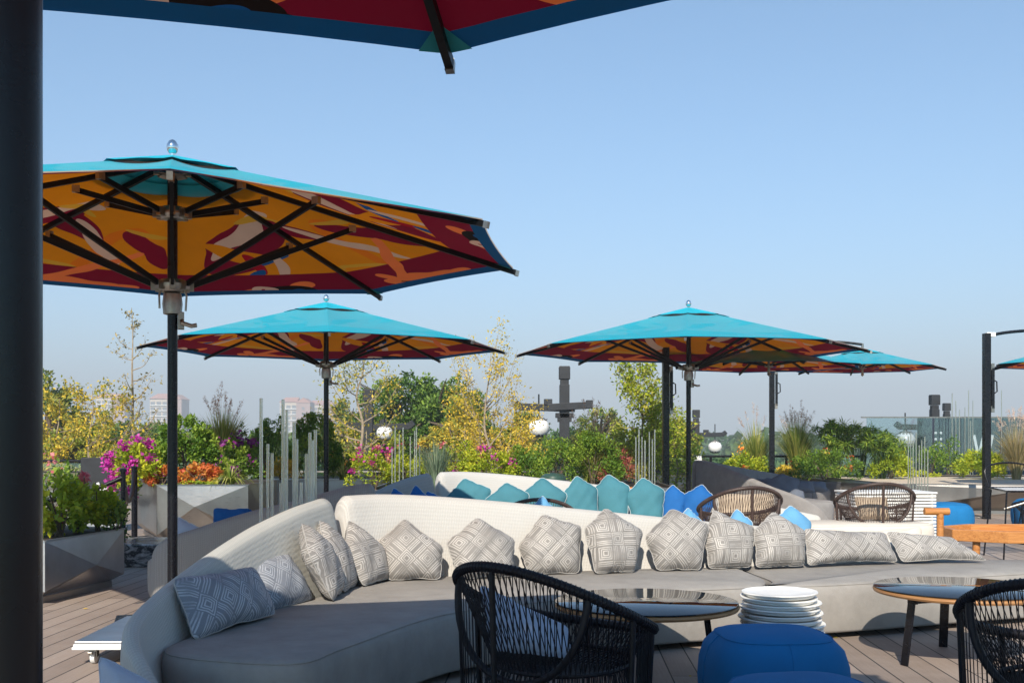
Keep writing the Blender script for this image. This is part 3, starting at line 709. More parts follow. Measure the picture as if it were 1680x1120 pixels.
# ---------------- cushions ----------------
PILLOW_N = [0]
def cushion(corners, thick, mat, pipe, label, cat='cushion', group=None, name='cushion', rot=0, puff=.54, uvrot=None, seed=None):
    """corners: 3-D outline points (roughly planar); builds a stuffed cushion with dog-eared corners and piping"""
    C = [Vector(c) for c in corners]; n = len(C); ctr = sum(C, V(0, 0, 0)) / n
    A = np.array([tuple(c - ctr) for c in C]); _, _, vt = np.linalg.svd(A); nrm = Vector(vt[2])
    if nrm.y > 0: nrm = -nrm
    nrm.normalize(); x = (C[1] - C[0]); x = (x - nrm * x.dot(nrm)).normalized(); y = nrm.cross(x)
    if y.z < 0: y = -y; x = y.cross(nrm)
    P2 = [((c - ctr).dot(x), (c - ctr).dot(y)) for c in C]
    ar = sum(P2[i][0] * P2[(i + 1) % n][1] - P2[(i + 1) % n][0] * P2[i][1] for i in range(n))
    if ar < 0: P2 = P2[::-1]
    PILLOW_N[0] += 1; rr = np.random.default_rng(seed or PILLOW_N[0])
    # outline: edges bowed inwards with scallops
    per = 14; O = []
    for i in range(n):
        a = np.array(P2[i]); c = np.array(P2[(i + 1) % n]); d = c - a; Ln = np.linalg.norm(d); nn = np.array([-d[1], d[0]]) / Ln
        bow = .028 * Ln * rr.uniform(.5, 1.3)
        for k in range(per):
            t = k / per; w = math.sin(math.pi * t); sc = .004 * math.sin(t * 2 * math.pi * rr.uniform(2, 3))
            pr_ = a + d * t + nn * (bow * w + sc * w); rc = max(0, 1 - min(t, 1 - t) / .10) ** 1.5; O.append(pr_ * (1 - .055 * rc))
    O = np.array(O); m = len(O); nr = 11; vs = []; uv = []
    ph = rr.uniform(0, 6.28, 6); fr = rr.uniform(6, 16, 6)
    cor = [i * per for i in range(n)]
    def lump(px, py):
        return .0035 * (math.sin(px * fr[0] * 1.7 + ph[0]) + math.sin(py * fr[1] * 1.7 + ph[1]) + math.sin((px + py) * fr[2] * 2.2 + ph[2]) + .8 * math.sin((px - py) * fr[3] * 3 + ph[3]))
    sides = []
    for sd_ in (1, -1):
        idx0 = len(vs)
        for i in range(nr + 1):
            r = (i / nr)
            if i == 0: vs.append(V(0, 0, sd_ * (thick / 2 + lump(0, 0)))); uv.append((0, 0)); continue
            for k in range(m):
                px, py = O[k] * r
                kd = min(min(abs(k - c_), m - abs(k - c_)) for c_ in cor) / (per / 2)   # 0 at corner .. 1 mid edge
                e = (1 - r ** (2.4 + .6 * kd)) ** puff
                cr = 1 - .10 * (1 - kd) * r ** 3 * 2
                h = thick / 2 * max(0, e) * cr + lump(px, py) * (1 - r ** 6)
                if r > .55: h += .0045 * math.sin(k * 2.1 + ph[4]) * (r - .55) * (1 - r) * 6
                vs.append(V(px, py, sd_ * max(h, .0))); uv.append((px, py))
        sides.append(idx0)
    fs = []
    for sd_, i0 in zip((1, -1), sides):
        f1 = []
        for k in range(m):
            l = (k + 1) % m; f1.append((i0, i0 + 1 + k, i0 + 1 + l))
        for i in range(nr - 1):
            for k in range(m):
                l = (k + 1) % m; a = i0 + 1 + i * m; f1.append((a + k, a + m + k, a + m + l, a + l))
        fs += f1 if sd_ == 1 else [f[::-1] for f in f1]
    b = MB(); b.add(vs, fs); o = b.build(name, mat, None, True, 180)
    me = o.data; u = me.uv_layers.new(name='UVMap'); ur = R(uvrot if uvrot is not None else 0); dat = []
    ou, ov = rr.uniform(0, 1), rr.uniform(0, 1)
    for f in b.f:
        for vi in f:
            px, py = uv[vi]; dat += [px * math.cos(ur) - py * math.sin(ur) + ou, px * math.sin(ur) + py * math.cos(ur) + ov]
    u.data.foreach_set('uv', dat)
    o.matrix_world = Matrix.Translation(ctr) @ Matrix((x, y, nrm)).transposed().to_4x4()
    if pipe is not None:
        b = MB(); b.tube([V(p[0], p[1], 0) for p in O], .0033, 6, True); b.build('piping', pipe, o, True, 180)
    tag(o, label, cat, group); return o
ZS = .365
def pil(px, lean, thick, mat, pipe, label, group, uvrot=0, z=ZS, **k):
    """px: outline in the picture, first two = bottom corners resting at height z; others lean back by `lean` per metre of height"""
    b0 = g(px[0][0], px[0][1], z); b1 = g(px[1][0], px[1][1], z); out = [b0, b1]
    for (x, y) in px[2:]:
        t = (x - px[0][0]) / max(1e-3, (px[1][0] - px[0][0])); t = min(1.6, max(-.6, t)); Y = b0.y * (1 - t) + b1.y * t
        for _ in range(4):
            p = q(x, y, Y); Y = b0.y * (1 - t) + b1.y * t + lean * (p.z - z)
        out.append(q(x, y, Y))
    return cushion(out, thick, mat, pipe, label, 'cushion', group, uvrot=uvrot, **k)
LG = 'grey lattice patterned cushions on the foreground sofa'; GA = M['lattice']; PI = M['piping']
# left arm cushions, given with their depths
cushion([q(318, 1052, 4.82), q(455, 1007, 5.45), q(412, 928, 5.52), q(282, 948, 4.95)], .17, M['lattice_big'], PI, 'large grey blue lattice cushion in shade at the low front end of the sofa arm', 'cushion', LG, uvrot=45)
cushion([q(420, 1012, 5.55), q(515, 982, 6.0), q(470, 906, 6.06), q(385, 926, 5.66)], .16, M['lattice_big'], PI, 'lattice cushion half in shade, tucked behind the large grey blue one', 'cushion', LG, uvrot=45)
def side_cushion(b0, b1, h, lean, thick, label, uvrot=45, tip=.05):
    b0 = Vector(b0); b1 = Vector(b1); d = (b1 - b0).normalized(); out = V(-d.y, d.x, 0); up = V(0, 0, 1)
    if out.x > 0: out = -out
    L_ = (b1 - b0).length
    c = [b0, b1, b1 + out * lean * .6 + up * h * .62 + d * .06, b0 + d * L_ * .42 + out * lean + up * h, b0 + out * lean * .6 + up * h * .6 - d * .05]
    return cushion(c, thick, GA, PI, label, 'cushion', LG, uvrot=uvrot)
side_cushion((-.965, 5.92, ZS), (-.97, 6.28, ZS), .42, .20, .15, 'lattice cushion seen nearly edge on, in front of its twin on the sofa arm', 0)
side_cushion((-.955, 6.25, ZS), (-.93, 6.56, ZS), .41, .18, .14, 'lattice cushion squeezed behind the edge on cushion on the sofa arm', 0)
cushion([q(597, 962, 6.52), q(636, 950, 6.82), q(638, 903, 6.9), q(568, 853, 6.72), q(566, 905, 6.5)], .15, GA, PI, 'lattice cushion turned sideways right in the corner of the sofa', 'cushion', LG, uvrot=0)
ROW = [([(636, 952), (723, 950), (728, 896), (664, 849), (617, 888)], 45, 'peaked lattice cushion first in the back row, next to the corner one'),
       ([(752, 950), (840, 946), (846, 884), (783, 847), (731, 888)], 45, 'peaked lattice cushion right above the top of the black rope chair'),
       ([(868, 942), (951, 940), (955, 862), (890, 842), (849, 895)], 45, 'lattice cushion with its peak leaning left, just right of the chair top'),
       ([(976, 941), (1042, 938), (1056, 870), (993, 832), (957, 868)], 0, 'lattice cushion with upright square pattern behind the left glass table'),
       ([(1078, 936), (1150, 935), (1165, 860), (1101, 833), (1057, 880)], 45, 'lattice cushion with diagonal pattern behind the right half of the left table'),
       ([(1163, 933), (1233, 930), (1239, 864), (1170, 835), (1156, 880)], 0, 'lattice cushion leaning to the left, left neighbour of the last square one'),
       ([(1240, 931), (1320, 928), (1322, 870), (1268, 838), (1236, 870)], 0, 'last square lattice cushion, directly left of the two long bolsters')]
for px, ur, lb in ROW: pil(px, .35, .20, GA, PI, lb, LG, ur)
BG = 'long lattice bolsters on the foreground sofa'
pil([(1325, 928), (1474, 922), (1452, 872), (1318, 866)], .45, .15, GA, PI, 'long lattice bolster beside the last square cushion', BG, 45)
pil([(1480, 922), (1622, 920), (1560, 880), (1453, 871)], .75, .13, GA, PI, 'long lattice bolster tapering to a corner at the far right end', BG, 45)
def facing(cxp, top, w, h, Y, mat, pipe, label, group, kind='peak', thick=.15, lean=.12, tilt=0, zmin=.355, cat='cushion'):
    c = q(cxp, top, Y); zt = c.z; zb = max(zmin, zt - h); X = c.x
    if kind == 'peak':
        C = [V(X - w * .36, Y - lean, zb), V(X + w * .36, Y - lean, zb), V(X + w * .5, Y - lean * .3, zb + (zt - zb) * .68), V(X + tilt * w, Y, zt), V(X - w * .5, Y - lean * .3, zb + (zt - zb) * .62)]
    else:
        C = [V(X - w * .5, Y - lean, zb), V(X + w * .5, Y - lean, zb), V(X + w * .48, Y, zt), V(X - w * .48, Y, zt)]
    rq = random.Random(int(cxp * 3 + Y * 5)); dy_ = rq.uniform(-.14, .10) if kind == 'peak' and w > .28 else 0; C = [c_ + V(0, dy_, 0) for c_ in C]; Y += dy_; yw = R(rq.uniform(-24, 24)) if kind == 'peak' else 0; ro = R(rq.uniform(-10, 10)) if kind == 'peak' else 0; o_ = V(X, Y, (zb + zt) / 2)
    C = [o_ + Matrix.Rotation(yw, 3, 'Z') @ Matrix.Rotation(ro, 3, 'Y') @ (Vector(c_) - o_) for c_ in C]
    return cushion(C, thick * rq.uniform(1.0, 1.35), mat, pipe, label, cat, group, seed=int(cxp * 7 + Y))
TG = 'teal cushions along the rear sofa'
for cxp, top, w, lb, tl, Y in [(770, 782, .50, 'teal cushion leftmost of the row, leaning in the corner of the rear sofa', -.05, 11.25), (833, 789, .47, 'lowest of the teal cushions, second from the left', 0, 11.3),
                            (893, 781, .47, 'teal cushion in front of the dark green lamp cap', -.1, 11.42), (948, 778, .42, 'teal cushion right of the one by the green cap', 0, 11.5),
                            (1002, 776, .45, 'teal cushion with the highest peak, in front of the orange croton', 0, 11.6), (1056, 781, .44, 'teal cushion rightmost of the row, next to the royal blue pair', -.02, 11.62)]:
    facing(cxp, top, w * 1.0, .50, Y, M['teal'], M['white_pipe'], lb, TG, 'peak', .15, .12, tl)
facing(1106, 794, .31, .42, 11.55, M['royal'], M['white_pipe'], 'royal blue cushion beside the last teal one', 'royal blue cushions', 'peak', .13)
facing(1149, 793, .36, .42, 11.5, M['royal'], M['white_pipe'], 'royal blue cushion in front of the tan cushion, nearest the parasol pole', 'royal blue cushions', 'peak', .14)
for cxp, top, Y, lb in [(622, 797, 9.75, 'small blue cushion tip furthest left on the shaded arm of the rear sofa'), (657, 799, 10.0, 'small blue cushion tip second from left on the shaded arm'), (689, 795, 10.35, 'small blue cushion tip rising narrow and tall on the shaded arm'),
                        (716, 803, 10.7, 'small blue cushion tip nearest the left teal cushion')]:
    facing(cxp, top, .30, .45, Y, M['royal'], M['white_pipe'], lb, 'blue cushions on the arm of the rear sofa', 'peak', .12, .10, -.25)
facing(1223, 808, .64, .42, 12.0, M['tan'], M['cream'], 'wide tan cushion behind the brown rope chair', None, 'rect', .15)
SK = 'sky blue cushions behind the foreground sofa'
facing(885, 811, .24, .36, 9.2, M['sky'], M['white_pipe'], 'sky blue cushion tip in front of the teal cushion by the green cap', SK, 'peak', .12)
facing(1127, 831, .25, .36, 8.55, M['sky'], M['white_pipe'], 'sky blue cushion tip below the royal blue pair', SK, 'peak', .12, zmin=.335)
facing(1211, 833, .24, .36, 8.6, M['sky'], M['white_pipe'], 'sky blue cushion tip in front of the brown rope chair', SK, 'peak', .12, zmin=.335)
facing(1290, 826, .36, .42, 8.75, M['sky'], M['white_pipe'], 'largest sky blue cushion right of the brown rope chair', SK, 'peak', .14, tilt=0, zmin=.335)
CG = 'cream bolsters on the rear seat'
cushion([V(2.45, 8.55, .36), V(3.35, 8.72, .36), V(3.28, 8.85, .52), V(2.5, 8.66, .50)], .12, M['cream'], M['cream'], 'cream bolster lying above the left lattice bolster', 'cushion', CG)
cushion([V(2.62, 8.35, .36), V(3.22, 8.52, .36), V(3.22, 8.62, .56), V(2.6, 8.46, .47)], .12, M['cream'], M['cream'], 'cream bolster with raised pointed end left of the blue pouf', 'cushion', CG)
facing(310, 845, .30, .40, 8.62, M['pale'], M['white_pipe'], 'pale blue cushion peeping over the low end of the grey sofa back', None, 'peak', .12, .02, -.2)
facing(380, 833, .30, .40, 8.66, M['royal'], M['royal'], 'blue cushion peeping over the back of the grey ribbed sofa', 'blue cushions peeping over the grey sofa', 'rect', .12, .02)
facing(412, 834, .16, .40, 8.80, M['royal'], M['royal'], 'small round blue cushion tip right of the other on the grey ribbed sofa', 'blue cushions peeping over the grey sofa', 'peak', .12, .02)
SG = 'slate cushions on the shaded grey sofa'
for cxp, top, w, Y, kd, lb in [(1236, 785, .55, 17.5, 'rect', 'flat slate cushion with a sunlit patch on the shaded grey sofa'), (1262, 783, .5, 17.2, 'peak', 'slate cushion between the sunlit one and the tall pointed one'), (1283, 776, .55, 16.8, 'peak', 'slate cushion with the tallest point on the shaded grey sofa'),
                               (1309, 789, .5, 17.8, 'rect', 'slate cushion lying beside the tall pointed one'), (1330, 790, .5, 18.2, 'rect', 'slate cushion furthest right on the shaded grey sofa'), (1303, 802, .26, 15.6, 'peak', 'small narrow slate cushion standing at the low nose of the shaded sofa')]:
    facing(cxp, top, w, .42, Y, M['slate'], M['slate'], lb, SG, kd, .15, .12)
cushion([V(-1.47, 3.95, .012), V(-1.10, 4.05, .012), V(-1.08, 4.10, .22), V(-1.53, 4.05, .452)], .13, M['pale'], M['pale'], 'pale blue cushion in the bottom left corner on the deck', 'cushion')

# ---------------- rope chairs ----------------
def rope_chair(mat_key, label, group):
    root = empty('rope_chair', (0, 0, 0), 0, label, 'chair', group); mt = M[mat_key]
    def rim(a): return V(.41 * math.sin(a), -.37 * math.cos(a), .585 + .155 * math.cos(a) + .02 * math.cos(2 * a))
    def base(a): return V(.385 * math.sin(a), -.345 * math.cos(a), .015)
    def seat(a): return V(.29 * math.sin(a), -.25 * math.cos(a) + .04, .335 + .03 * (1 - math.cos(a)) * .5)
    N = 72; ring = [rim(2 * math.pi * i / N) for i in range(N)]
    b = MB(); b.tube(ring, .019, 12, True)
    for i in range(N * 2):      # lashing turns around the rim
        if i % 1 == 0:
            a = 2 * math.pi * i / (N * 2); p = rim(a); t = (rim(a + .01) - p).normalized(); u = t.orthogonal().normalized(); w = t.cross(u)
            b.tube([p + (u * math.cos(k * .785) + w * math.sin(k * .785)) * .0195 for k in range(8)], .0028, 4, True)
    b.build('rim', mt, root, True)
    b = MB(); b.tube([base(2 * math.pi * i / 40) for i in range(40)], .011, 8, True); b.build('base_ring', mt, root, True)
    b = MB(); S = []
    a0 = .98
    for i in range(25):
        s = -1 + 2 * i / 24; a = a0 * s; top = rim(a0 * (1 if s > 0 else -1)); k = 1 - abs(s) ** 2.4
        bot = V(0, -.25, .30); S.append(V(.335 * math.sin(s * math.pi / 2) , rim(a0).y * (1 - k) + bot.y * k, rim(a0).z * (1 - k) ** .8 + bot.z * (1 - (1 - k) ** .8)))
    b.tube(S, .015, 10); b.build('back_hoop', mt, root, True)
    for a in (0, 1.5, -1.5, 2.3, -2.3): b = MB(); b.tube([rim(a), base(a)], .0115, 8); b.build('upright', mt, root, True)
    b = MB(); b.tube([seat(2 * math.pi * i / 40) for i in range(40)], .010, 8, True)
    for i in range(-13, 14):
        x = i / 14; hx = .29 * x; w = .25 * math.sqrt(1 - x * x); b.tube([V(hx, .04 - w, .34), V(hx, .04, .325), V(hx, .04 + w, .36)], .003, 4)
        w = .29 * math.sqrt(1 - x * x); yy = .04 + .25 * x; b.tube([V(-w, yy, .345), V(0, yy, .328), V(w, yy, .345)], .003, 4)
    b.build('seat', mt, root, True)
    b = MB(); K = 92
    for i in range(K):
        a = 2 * math.pi * (i + .5) / K; r1 = .0021
        b.tube([rim(a), base(a)], r1, 4, caps=False)
        b.tube([rim(a), seat(a + .12)], r1, 4, caps=False); b.tube([rim(a + .03), seat(a - .10)], r1, 4, caps=False)
        b.tube([seat(a), base(a + .05)], r1, 4, caps=False)
    b.build('rope_weave', mt, root, True)
    return root
rc = rope_chair('rope', 'black rope tub chair with a pale cushion inside, foreground centre in front of the sofa', 'black rope tub chairs')
rc.location = (.17, 4.42, 0); rc.rotation_euler.z = R(-42); rc.scale = (1.0, 1.0, 1.0)
r2 = copy_tree(rc); r2.location = (2.06, 3.98, 0); r2.rotation_euler.z = R(-34); tag(r2, 'black rope tub chair cut off by the right edge beside the right glass table')
rb = rope_chair('rope_brown', 'brown rope tub chair seen from behind in front of the wide tan cushion', 'brown rope tub chairs'); rb.location = (2.28, 11.0, 0); rb.rotation_euler.z = R(8)
r4 = copy_tree(rb); r4.location = (3.93, 11.9, 0); r4.rotation_euler.z = R(-4); tag(r4, 'brown rope tub chair with tan cushion, left of the distant blue pouf')
r5 = copy_tree(rb); r5.location = (.25, 10.3, 0); r5.rotation_euler.z = R(0); r5.scale = (.85, .85, .9); tag(r5, 'brown rope tub chair of which only the arched top shows below the teal cushions')
r6 = copy_tree(rc); r6.location = (6.3, 12.9, 0); r6.rotation_euler.z = R(60); tag(r6, 'distant black rope tub chair cut off by the right edge beside the far blue pouf')
cushion([V(-.10, 4.50, .37), V(.25, 4.50, .36), V(.23, 4.66, .43), V(-.14, 4.72, .63)], .09, M['pale'], M['pale'], 'pale cushion lying inside the foreground black rope chair', 'cushion')
cushion([V(3.76, 11.85, .36), V(4.08, 11.85, .36), V(4.1, 12.0, .60), V(3.74, 12.0, .60)], .14, M['tan'], M['tan'], 'round tan cushion inside the brown rope chair left of the blue pouf', 'cushion')

# ---------------- poufs ----------------
def pouf(label, loc, rz=0, s=1.0):
    root = empty('pouf', loc, rz, label, 'pouf', 'blue fabric poufs'); root.scale = (s, s, s * 1.04); b = MB(); n = 48
    def ring(r, z):
        o = []
        for k in range(n):
            a = 2 * math.pi * k / n; c, s_ = math.cos(a), math.sin(a); e = 3.2
            f = (abs(c) ** e + abs(s_) ** e) ** (-1 / e); o.append(V(c * f * r, s_ * f * r, z))
        return o
    pr = [(.20, .012), (.25, .016), (.275, .05), (.292, .12), (.298, .21), (.292, .29), (.272, .355), (.235, .392), (.226, .398), (.222, .4005), (.20, .410), (.12, .422), (.04, .425)]
    b.rings([ring(r, z) for r, z in pr]); b.build('body', M['pouf'], root, True, 180)
    b = MB()
    for a in range(4):
        P = []
        for r, z in pr[2:10]:
            P.append(Matrix.Rotation(a * math.pi / 2, 3, 'Z') @ V((r) + .0005, 0, z))
        b.tube(P, .0022, 5)
    b.tube([p + V(0, 0, .001) for p in ring(.229, .3975)], .0022, 5, True)
    b.build('seam', M['pouf'], root, True)
    b = MB(); b.rings([ring(.21, 0), ring(.21, .014)]); b.build('foot_plate', M['black'], root); return root
pf = pouf('blue pouf in the foreground in front of the white tray stack', (1.105, 4.66, 0), R(4), 1.0)
for p, a, lb in [((1.00, 3.74, 0), 10, 'blue pouf nearest the camera, only its top showing at the bottom edge'), ((5.55, 14.0, 0), 3, 'distant blue pouf beyond the wooden T shaped armrest'), ((7.12, 14.9, 0), -5, 'distant blue pouf at the right edge behind the thin legged chair')]:
    o = copy_tree(pf); o.location = p; o.rotation_euler.z = R(a); o.scale = (1, 1, 1); tag(o, lb)

# ---------------- low tables ----------------
def table(label, loc, rz):
    root = empty('low_table', loc, rz, label, 'table', 'round low tables with smoked glass tops')
    b = MB(); b.lathe([(.44, .372), (.466, .378), (.472, .388), (.470, .398), (.462, .401)], n=72); b.build('table_top', M['ply'], root, True)
    b = MB(); b.lathe([(.464, .4025), (.468, .405), (.468, .409), (.464, .411)], n=72); b.build('glass', M['smoked'], root, True, 30)
    for k in range(3):
        a = 2 * math.pi * k / 3; d = rdir(a); b = MB()
        b.bar(d * .02 + V(0, 0, .352), d * .36 + V(0, 0, .352), .045, .03); b.bar(d * .345 + V(0, 0, .365), d * .40 + V(0, 0, .0), .014, .05, up=rdir(a + math.pi / 2)); b.bar(d * .34 + V(0, 0, .372), d * .34 + V(0, 0, .334), .05, .03, up=d)
        b.build('leg', M['black'], root, bevel=.003)
    return root
t1 = table('round low table with smoked glass top behind the foreground rope chair', (.69, 5.64, 0), R(20))
t2 = copy_tree(t1); t2.location = (2.52, 6.16, 0); t2.rotation_euler.z = R(-38); tag(t2, 'round low table with smoked glass top at the right, in front of the long bolsters')

# ---------------- stacks of white trays ----------------
def tray_mesh():
    b = MB(); b.lathe([(.10, .0), (.188, .0), (.193, .004), (.196, .013), (.210, .015), (.213, .019), (.211, .0235), (.198, .0235), (.190, .019), (.10, .018)], n=48); return b
tr0 = tray_mesh().build('tray', M['tray'], None, True, 50)
NTR = 17; ords = ['topmost', 'second', 'third', 'fourth', 'fifth', 'sixth', 'seventh', 'eighth', 'ninth']
rr = random.Random(4)
for i in range(NTR):
    o = tr0 if i == 0 else tr0.copy()
    if i: scn.collection.objects.link(o)
    z = .445 - i * .0262; o.location = (1.375 + rr.uniform(-.012, .012), 5.62 + rr.uniform(-.008, .008), z - .005)
    o.rotation_euler = (R(rr.uniform(-1, 1)), R(rr.uniform(-1, 1)), 0); s = .90 + .018 * min(i, 6); o.scale = (s, s, 1.05)
    lb = ('%s white round tray counted from the top of the stack behind the blue pouf' % ords[i]) if i < 9 else 'white round tray low in the stack, hidden behind the blue pouf'
    tag(o, lb, 'tray', 'stacked white trays behind the blue pouf')
# tall white stack further back
root = empty('slatted_crate', (4.45, 13.1, 0), R(4), 'white slatted crate stack behind the brown rope chair, left of the blue pouf', 'crate')
b = MB()
for k in range(15):
    z = .03 + k * .038; b.box((0, -.30, z), (.98, .02, .024)); b.box((0, .30, z), (.98, .02, .024)); b.box((-.48, 0, z), (.02, .58, .024)); b.box((.48, 0, z), (.02, .58, .024))
b.box((0, 0, .60), (1.0, .64, .02)); b.build('slats', M['tray'], root, bevel=.003)
b = MB()
for x in (-.45, .45):
    for y in (-.27, .27): b.box((x, y, .295), (.03, .03, .59))
b.build('corner_posts', M['tray'], root)

# ---------------- wooden armchair, thin legged chair ----------------
root = empty('wooden_armchair', (4.02, 8.75, 0), 0, 'oiled teak armchair frame with T shaped armrest behind the right bolster', 'chair')
oc = [V(.62 * math.cos(R(22.5 + 45 * k)), .42 * math.sin(R(22.5 + 45 * k)), 0) for k in range(8)]
def rim_ring(sc, z): return [V(p.x * sc, p.y * sc, z) for p in oc]
b = MB(); b.rings([rim_ring(.90, .44), rim_ring(1.0, .44), rim_ring(1.0, .53), rim_ring(.90, .53), rim_ring(.90, .44)], False, False); b.build('seat_frame', M['teak'], root, bevel=.006)
b = MB(); b.rings([rim_ring(.895, .455), rim_ring(.895, .475)]); b.build('seat', M['teak'], root)
for sx in (-1, 1):
    b = MB(); b.tube([(sx * .66, -.14, .44), (sx * .66, -.14, .652)], .027, 12); b.build('arm_post', M['teak'], root, True)
    b = MB(); b.tube([(sx * .66 - .125, -.14, .668), (sx * .66 + .07, -.14, .668)], .029, 14); b.build('armrest', M['teak'], root, True, 50, .004)
for sx in (-1, 1):
    for y in (-.2, .2):
        b = MB(); b.tube([(sx * .40, y, .455), (sx * .42, y * 1.05, 0)], [.030, .022], 10); b.build('leg', M['teak'], root, True)
root = empty('wire_chair', (5.28, 11.35, 0), R(0), 'thin black wire chair with white straps at the right edge above the wooden armchair', 'chair')
for x, y in ((-.27, -.2), (.27, -.2), (-.25, .25), (.25, .25)):
    b = MB(); b.tube([(x * 1.1, y * 1.15, 0), (x * .9, y * .9, .70)], .009, 8); b.build('leg', M['black'], root, True)
b = MB(); b.tube([(-.25, -.2, .70), (.25, -.2, .70), (.24, .24, .72), (-.24, .24, .72)], .010, 8, True); b.build('seat_frame', M['black'], root, True)
b = MB()
for k in range(14): x = -.22 + k * .034; b.box((x, .02, .712), (.018, .44, .004), Matrix.Rotation(R(2), 3, 'X'))
b.build('strap_seat', M['white'], root)
b = MB(); b.tube(crom([(-.24, .24, .72), (-.25, .30, .92), (0, .34, .98), (.25, .30, .92), (.24, .24, .72)], 5), .010, 8); b.build('backrest', M['black'], root, True)
b = MB(); b.tube([(-.27, -.18, .52), (.1, -.22, .64)], .014, 10); b.build('side_bar', M['alu'], root, True)

# ---------------- flat trolley of boards ----------------
root = empty('trolley', (-2.02, 6.42, 0), R(1), 'low trolley of stacked white boards on castors beside the sofa arm', 'trolley')
for k in range(3):
    b = MB(); b.box((0.006 * k, .004 * k, .098 + k * .0155), (.78, .86, .0145)); b.build('board', M['steel'] if k == 2 else M['white'], root, bevel=.003)
for x in (-.30, .30):
    for y in (-.34, .34):
        b = MB(); b.lathe([(.022, -.012), (.034, -.012), (.036, -.006), (.036, .006), (.034, .012), (.022, .012)], n=20)
        b.v = [(x + v[2], y + v[0], .037 + v[1]) for v in b.v]; w = b.build('castor_wheel', M['white'], root, True)
        b = MB(); b.box((x, y - .01, .082), (.06, .08, .012)); b.box((x - .02, y, .062), (.004, .04, .045)); b.box((x + .02, y, .062), (.004, .04, .045)); b.box((x, y - .055, .065), (.02, .03, .006), Matrix.Rotation(R(-30), 3, 'X')); b.build('bracket', M['alu'], w)
# ---------------- planters ----------------
def planter(name, label, quadc, z0, z1, mat, fill, facets=None, group=None, seed=1, toe=True, dent=.10):
    """quadc: 4 top corners CCW; each side is folded into flat steel facets that tuck in underneath"""
    root = empty(name, (0, 0, 0), 0, label, 'planter', group); C = [V(x, y, 0) for x, y in quadc]; ctr = sum(C, V(0, 0, 0)) / 4
    root.location = (ctr.x, ctr.y, 0); C = [c - ctr for c in C]; b = MB(); rr = random.Random(seed)
    for i in range(4):
        a, c = C[i], C[(i + 1) % 4]; d = c - a; n = V(d.y, -d.x, 0).normalized(); f = facets[i % len(facets)] if facets else (.55, .28)
        ta, tc = a + V(0, 0, z1), c + V(0, 0, z1); ba = a - n * dent + d * .0 + V(0, 0, z0); bc = c - n * dent + V(0, 0, z0)
        fa = a * .99 + V(0, 0, z0 + (z1 - z0) * .12); fc = c + V(0, 0, z0 + (z1 - z0) * .12)
        m1 = a + d * f[0] + n * .03 + V(0, 0, z0 + (z1 - z0) * f[1]); ba = a * .86 + V(0, 0, z0); bc = c * .86 + V(0, 0, z0)
        b.add([ta, tc, m1, fa, fc, ba, bc], [(0, 2, 1), (0, 3, 2), (1, 2, 4), (3, 5, 2), (2, 6, 4), (2, 5, 6)])
    b.build('steel_body', mat, root)
    b = MB()
    for i in range(4):
        a, c = C[i] + V(0, 0, z1), C[(i + 1) % 4] + V(0, 0, z1); b.bar(a * 1.0 + V(0, 0, .004), c + V(0, 0, .004), .022, .012)
    b.build('top_edge', mat, root)
    b = MB(); b.add([c * .99 + V(0, 0, z1 - .03) for c in C], [(0, 1, 2, 3)]); b.build('fill', fill, root)
    if toe:
        b = MB(); s = .88; P = [c * s for c in C]; b.rings([[p + V(0, 0, .0) for p in P], [p + V(0, 0, z0 + .002) for p in P]]); b.build('plinth', M['steel_dark'], root)
    return root
planter('planter', 'faceted brushed steel planter at the left edge with green shrubs', [(-4.6, 8.15), (-3.47, 8.15), (-3.27, 9.25), (-4.6, 9.9)], .05, .475, M['steel'], M['soil'], [(.55, .25), (.58, .42), (.5, .4), (.5, .3)], 'faceted steel planters', 3)
planter('planter', 'tall brushed steel planter with magenta bougainvillea and a round bush', [(-4.08, 12.6), (-3.03, 12.6), (-3.0, 14.0), (-4.9, 14.3)], .05, .70, M['steel_brown'], M['soil'], [(.42, .62), (.5, .4), (.5, .4), (.45, .2)], 'faceted steel planters', 4)
planter('planter', 'long blue grey planter with pale gravel behind the clear rods', [(-3.93, 16.2), (-2.21, 16.2), (-2.0, 17.9), (-4.2, 17.9)], .05, .61, M['steel_dark'], M['gravel'], [(.30, .25)], 'faceted steel planters', 5)
planter('planter', 'low planter filled with pale gravel behind the far blue poufs', [(6.2, 17.75), (13.5, 17.2), (14, 22.0), (5.8, 22.0)], .05, .49, M['steel_dark'], M['gravel'], [(.28, .80)], 'faceted steel planters', 6)
planter('planter', 'grey planter under the papyrus and dark shrubs beside the shaded sofa', [(3.6, 21.0), (5.75, 19.2), (5.7, 22.2), (3.0, 22.6)], .05, .46, M['steel_dark'], M['soil'], [(.4, .5)], 'faceted steel planters', 7)
planter('planter', 'long planter of flowering shrubs behind the rear sofa', [(-1.75, 13.4), (2.1, 14.0), (2.1, 16.4), (-1.75, 16.2)], .05, .60, M['steel_dark'], M['soil'], [(.4, .5)], 'faceted steel planters', 8)
b = MB(); b.box((0, 0, .11), (1.0, .8, .22)); o = b.build('stone_step', M['marble'], None, bevel=.012, loc=(-3.55, 10.95, 0)); tag(o, 'black and white veined marble block beyond the steel planter', 'stone block')

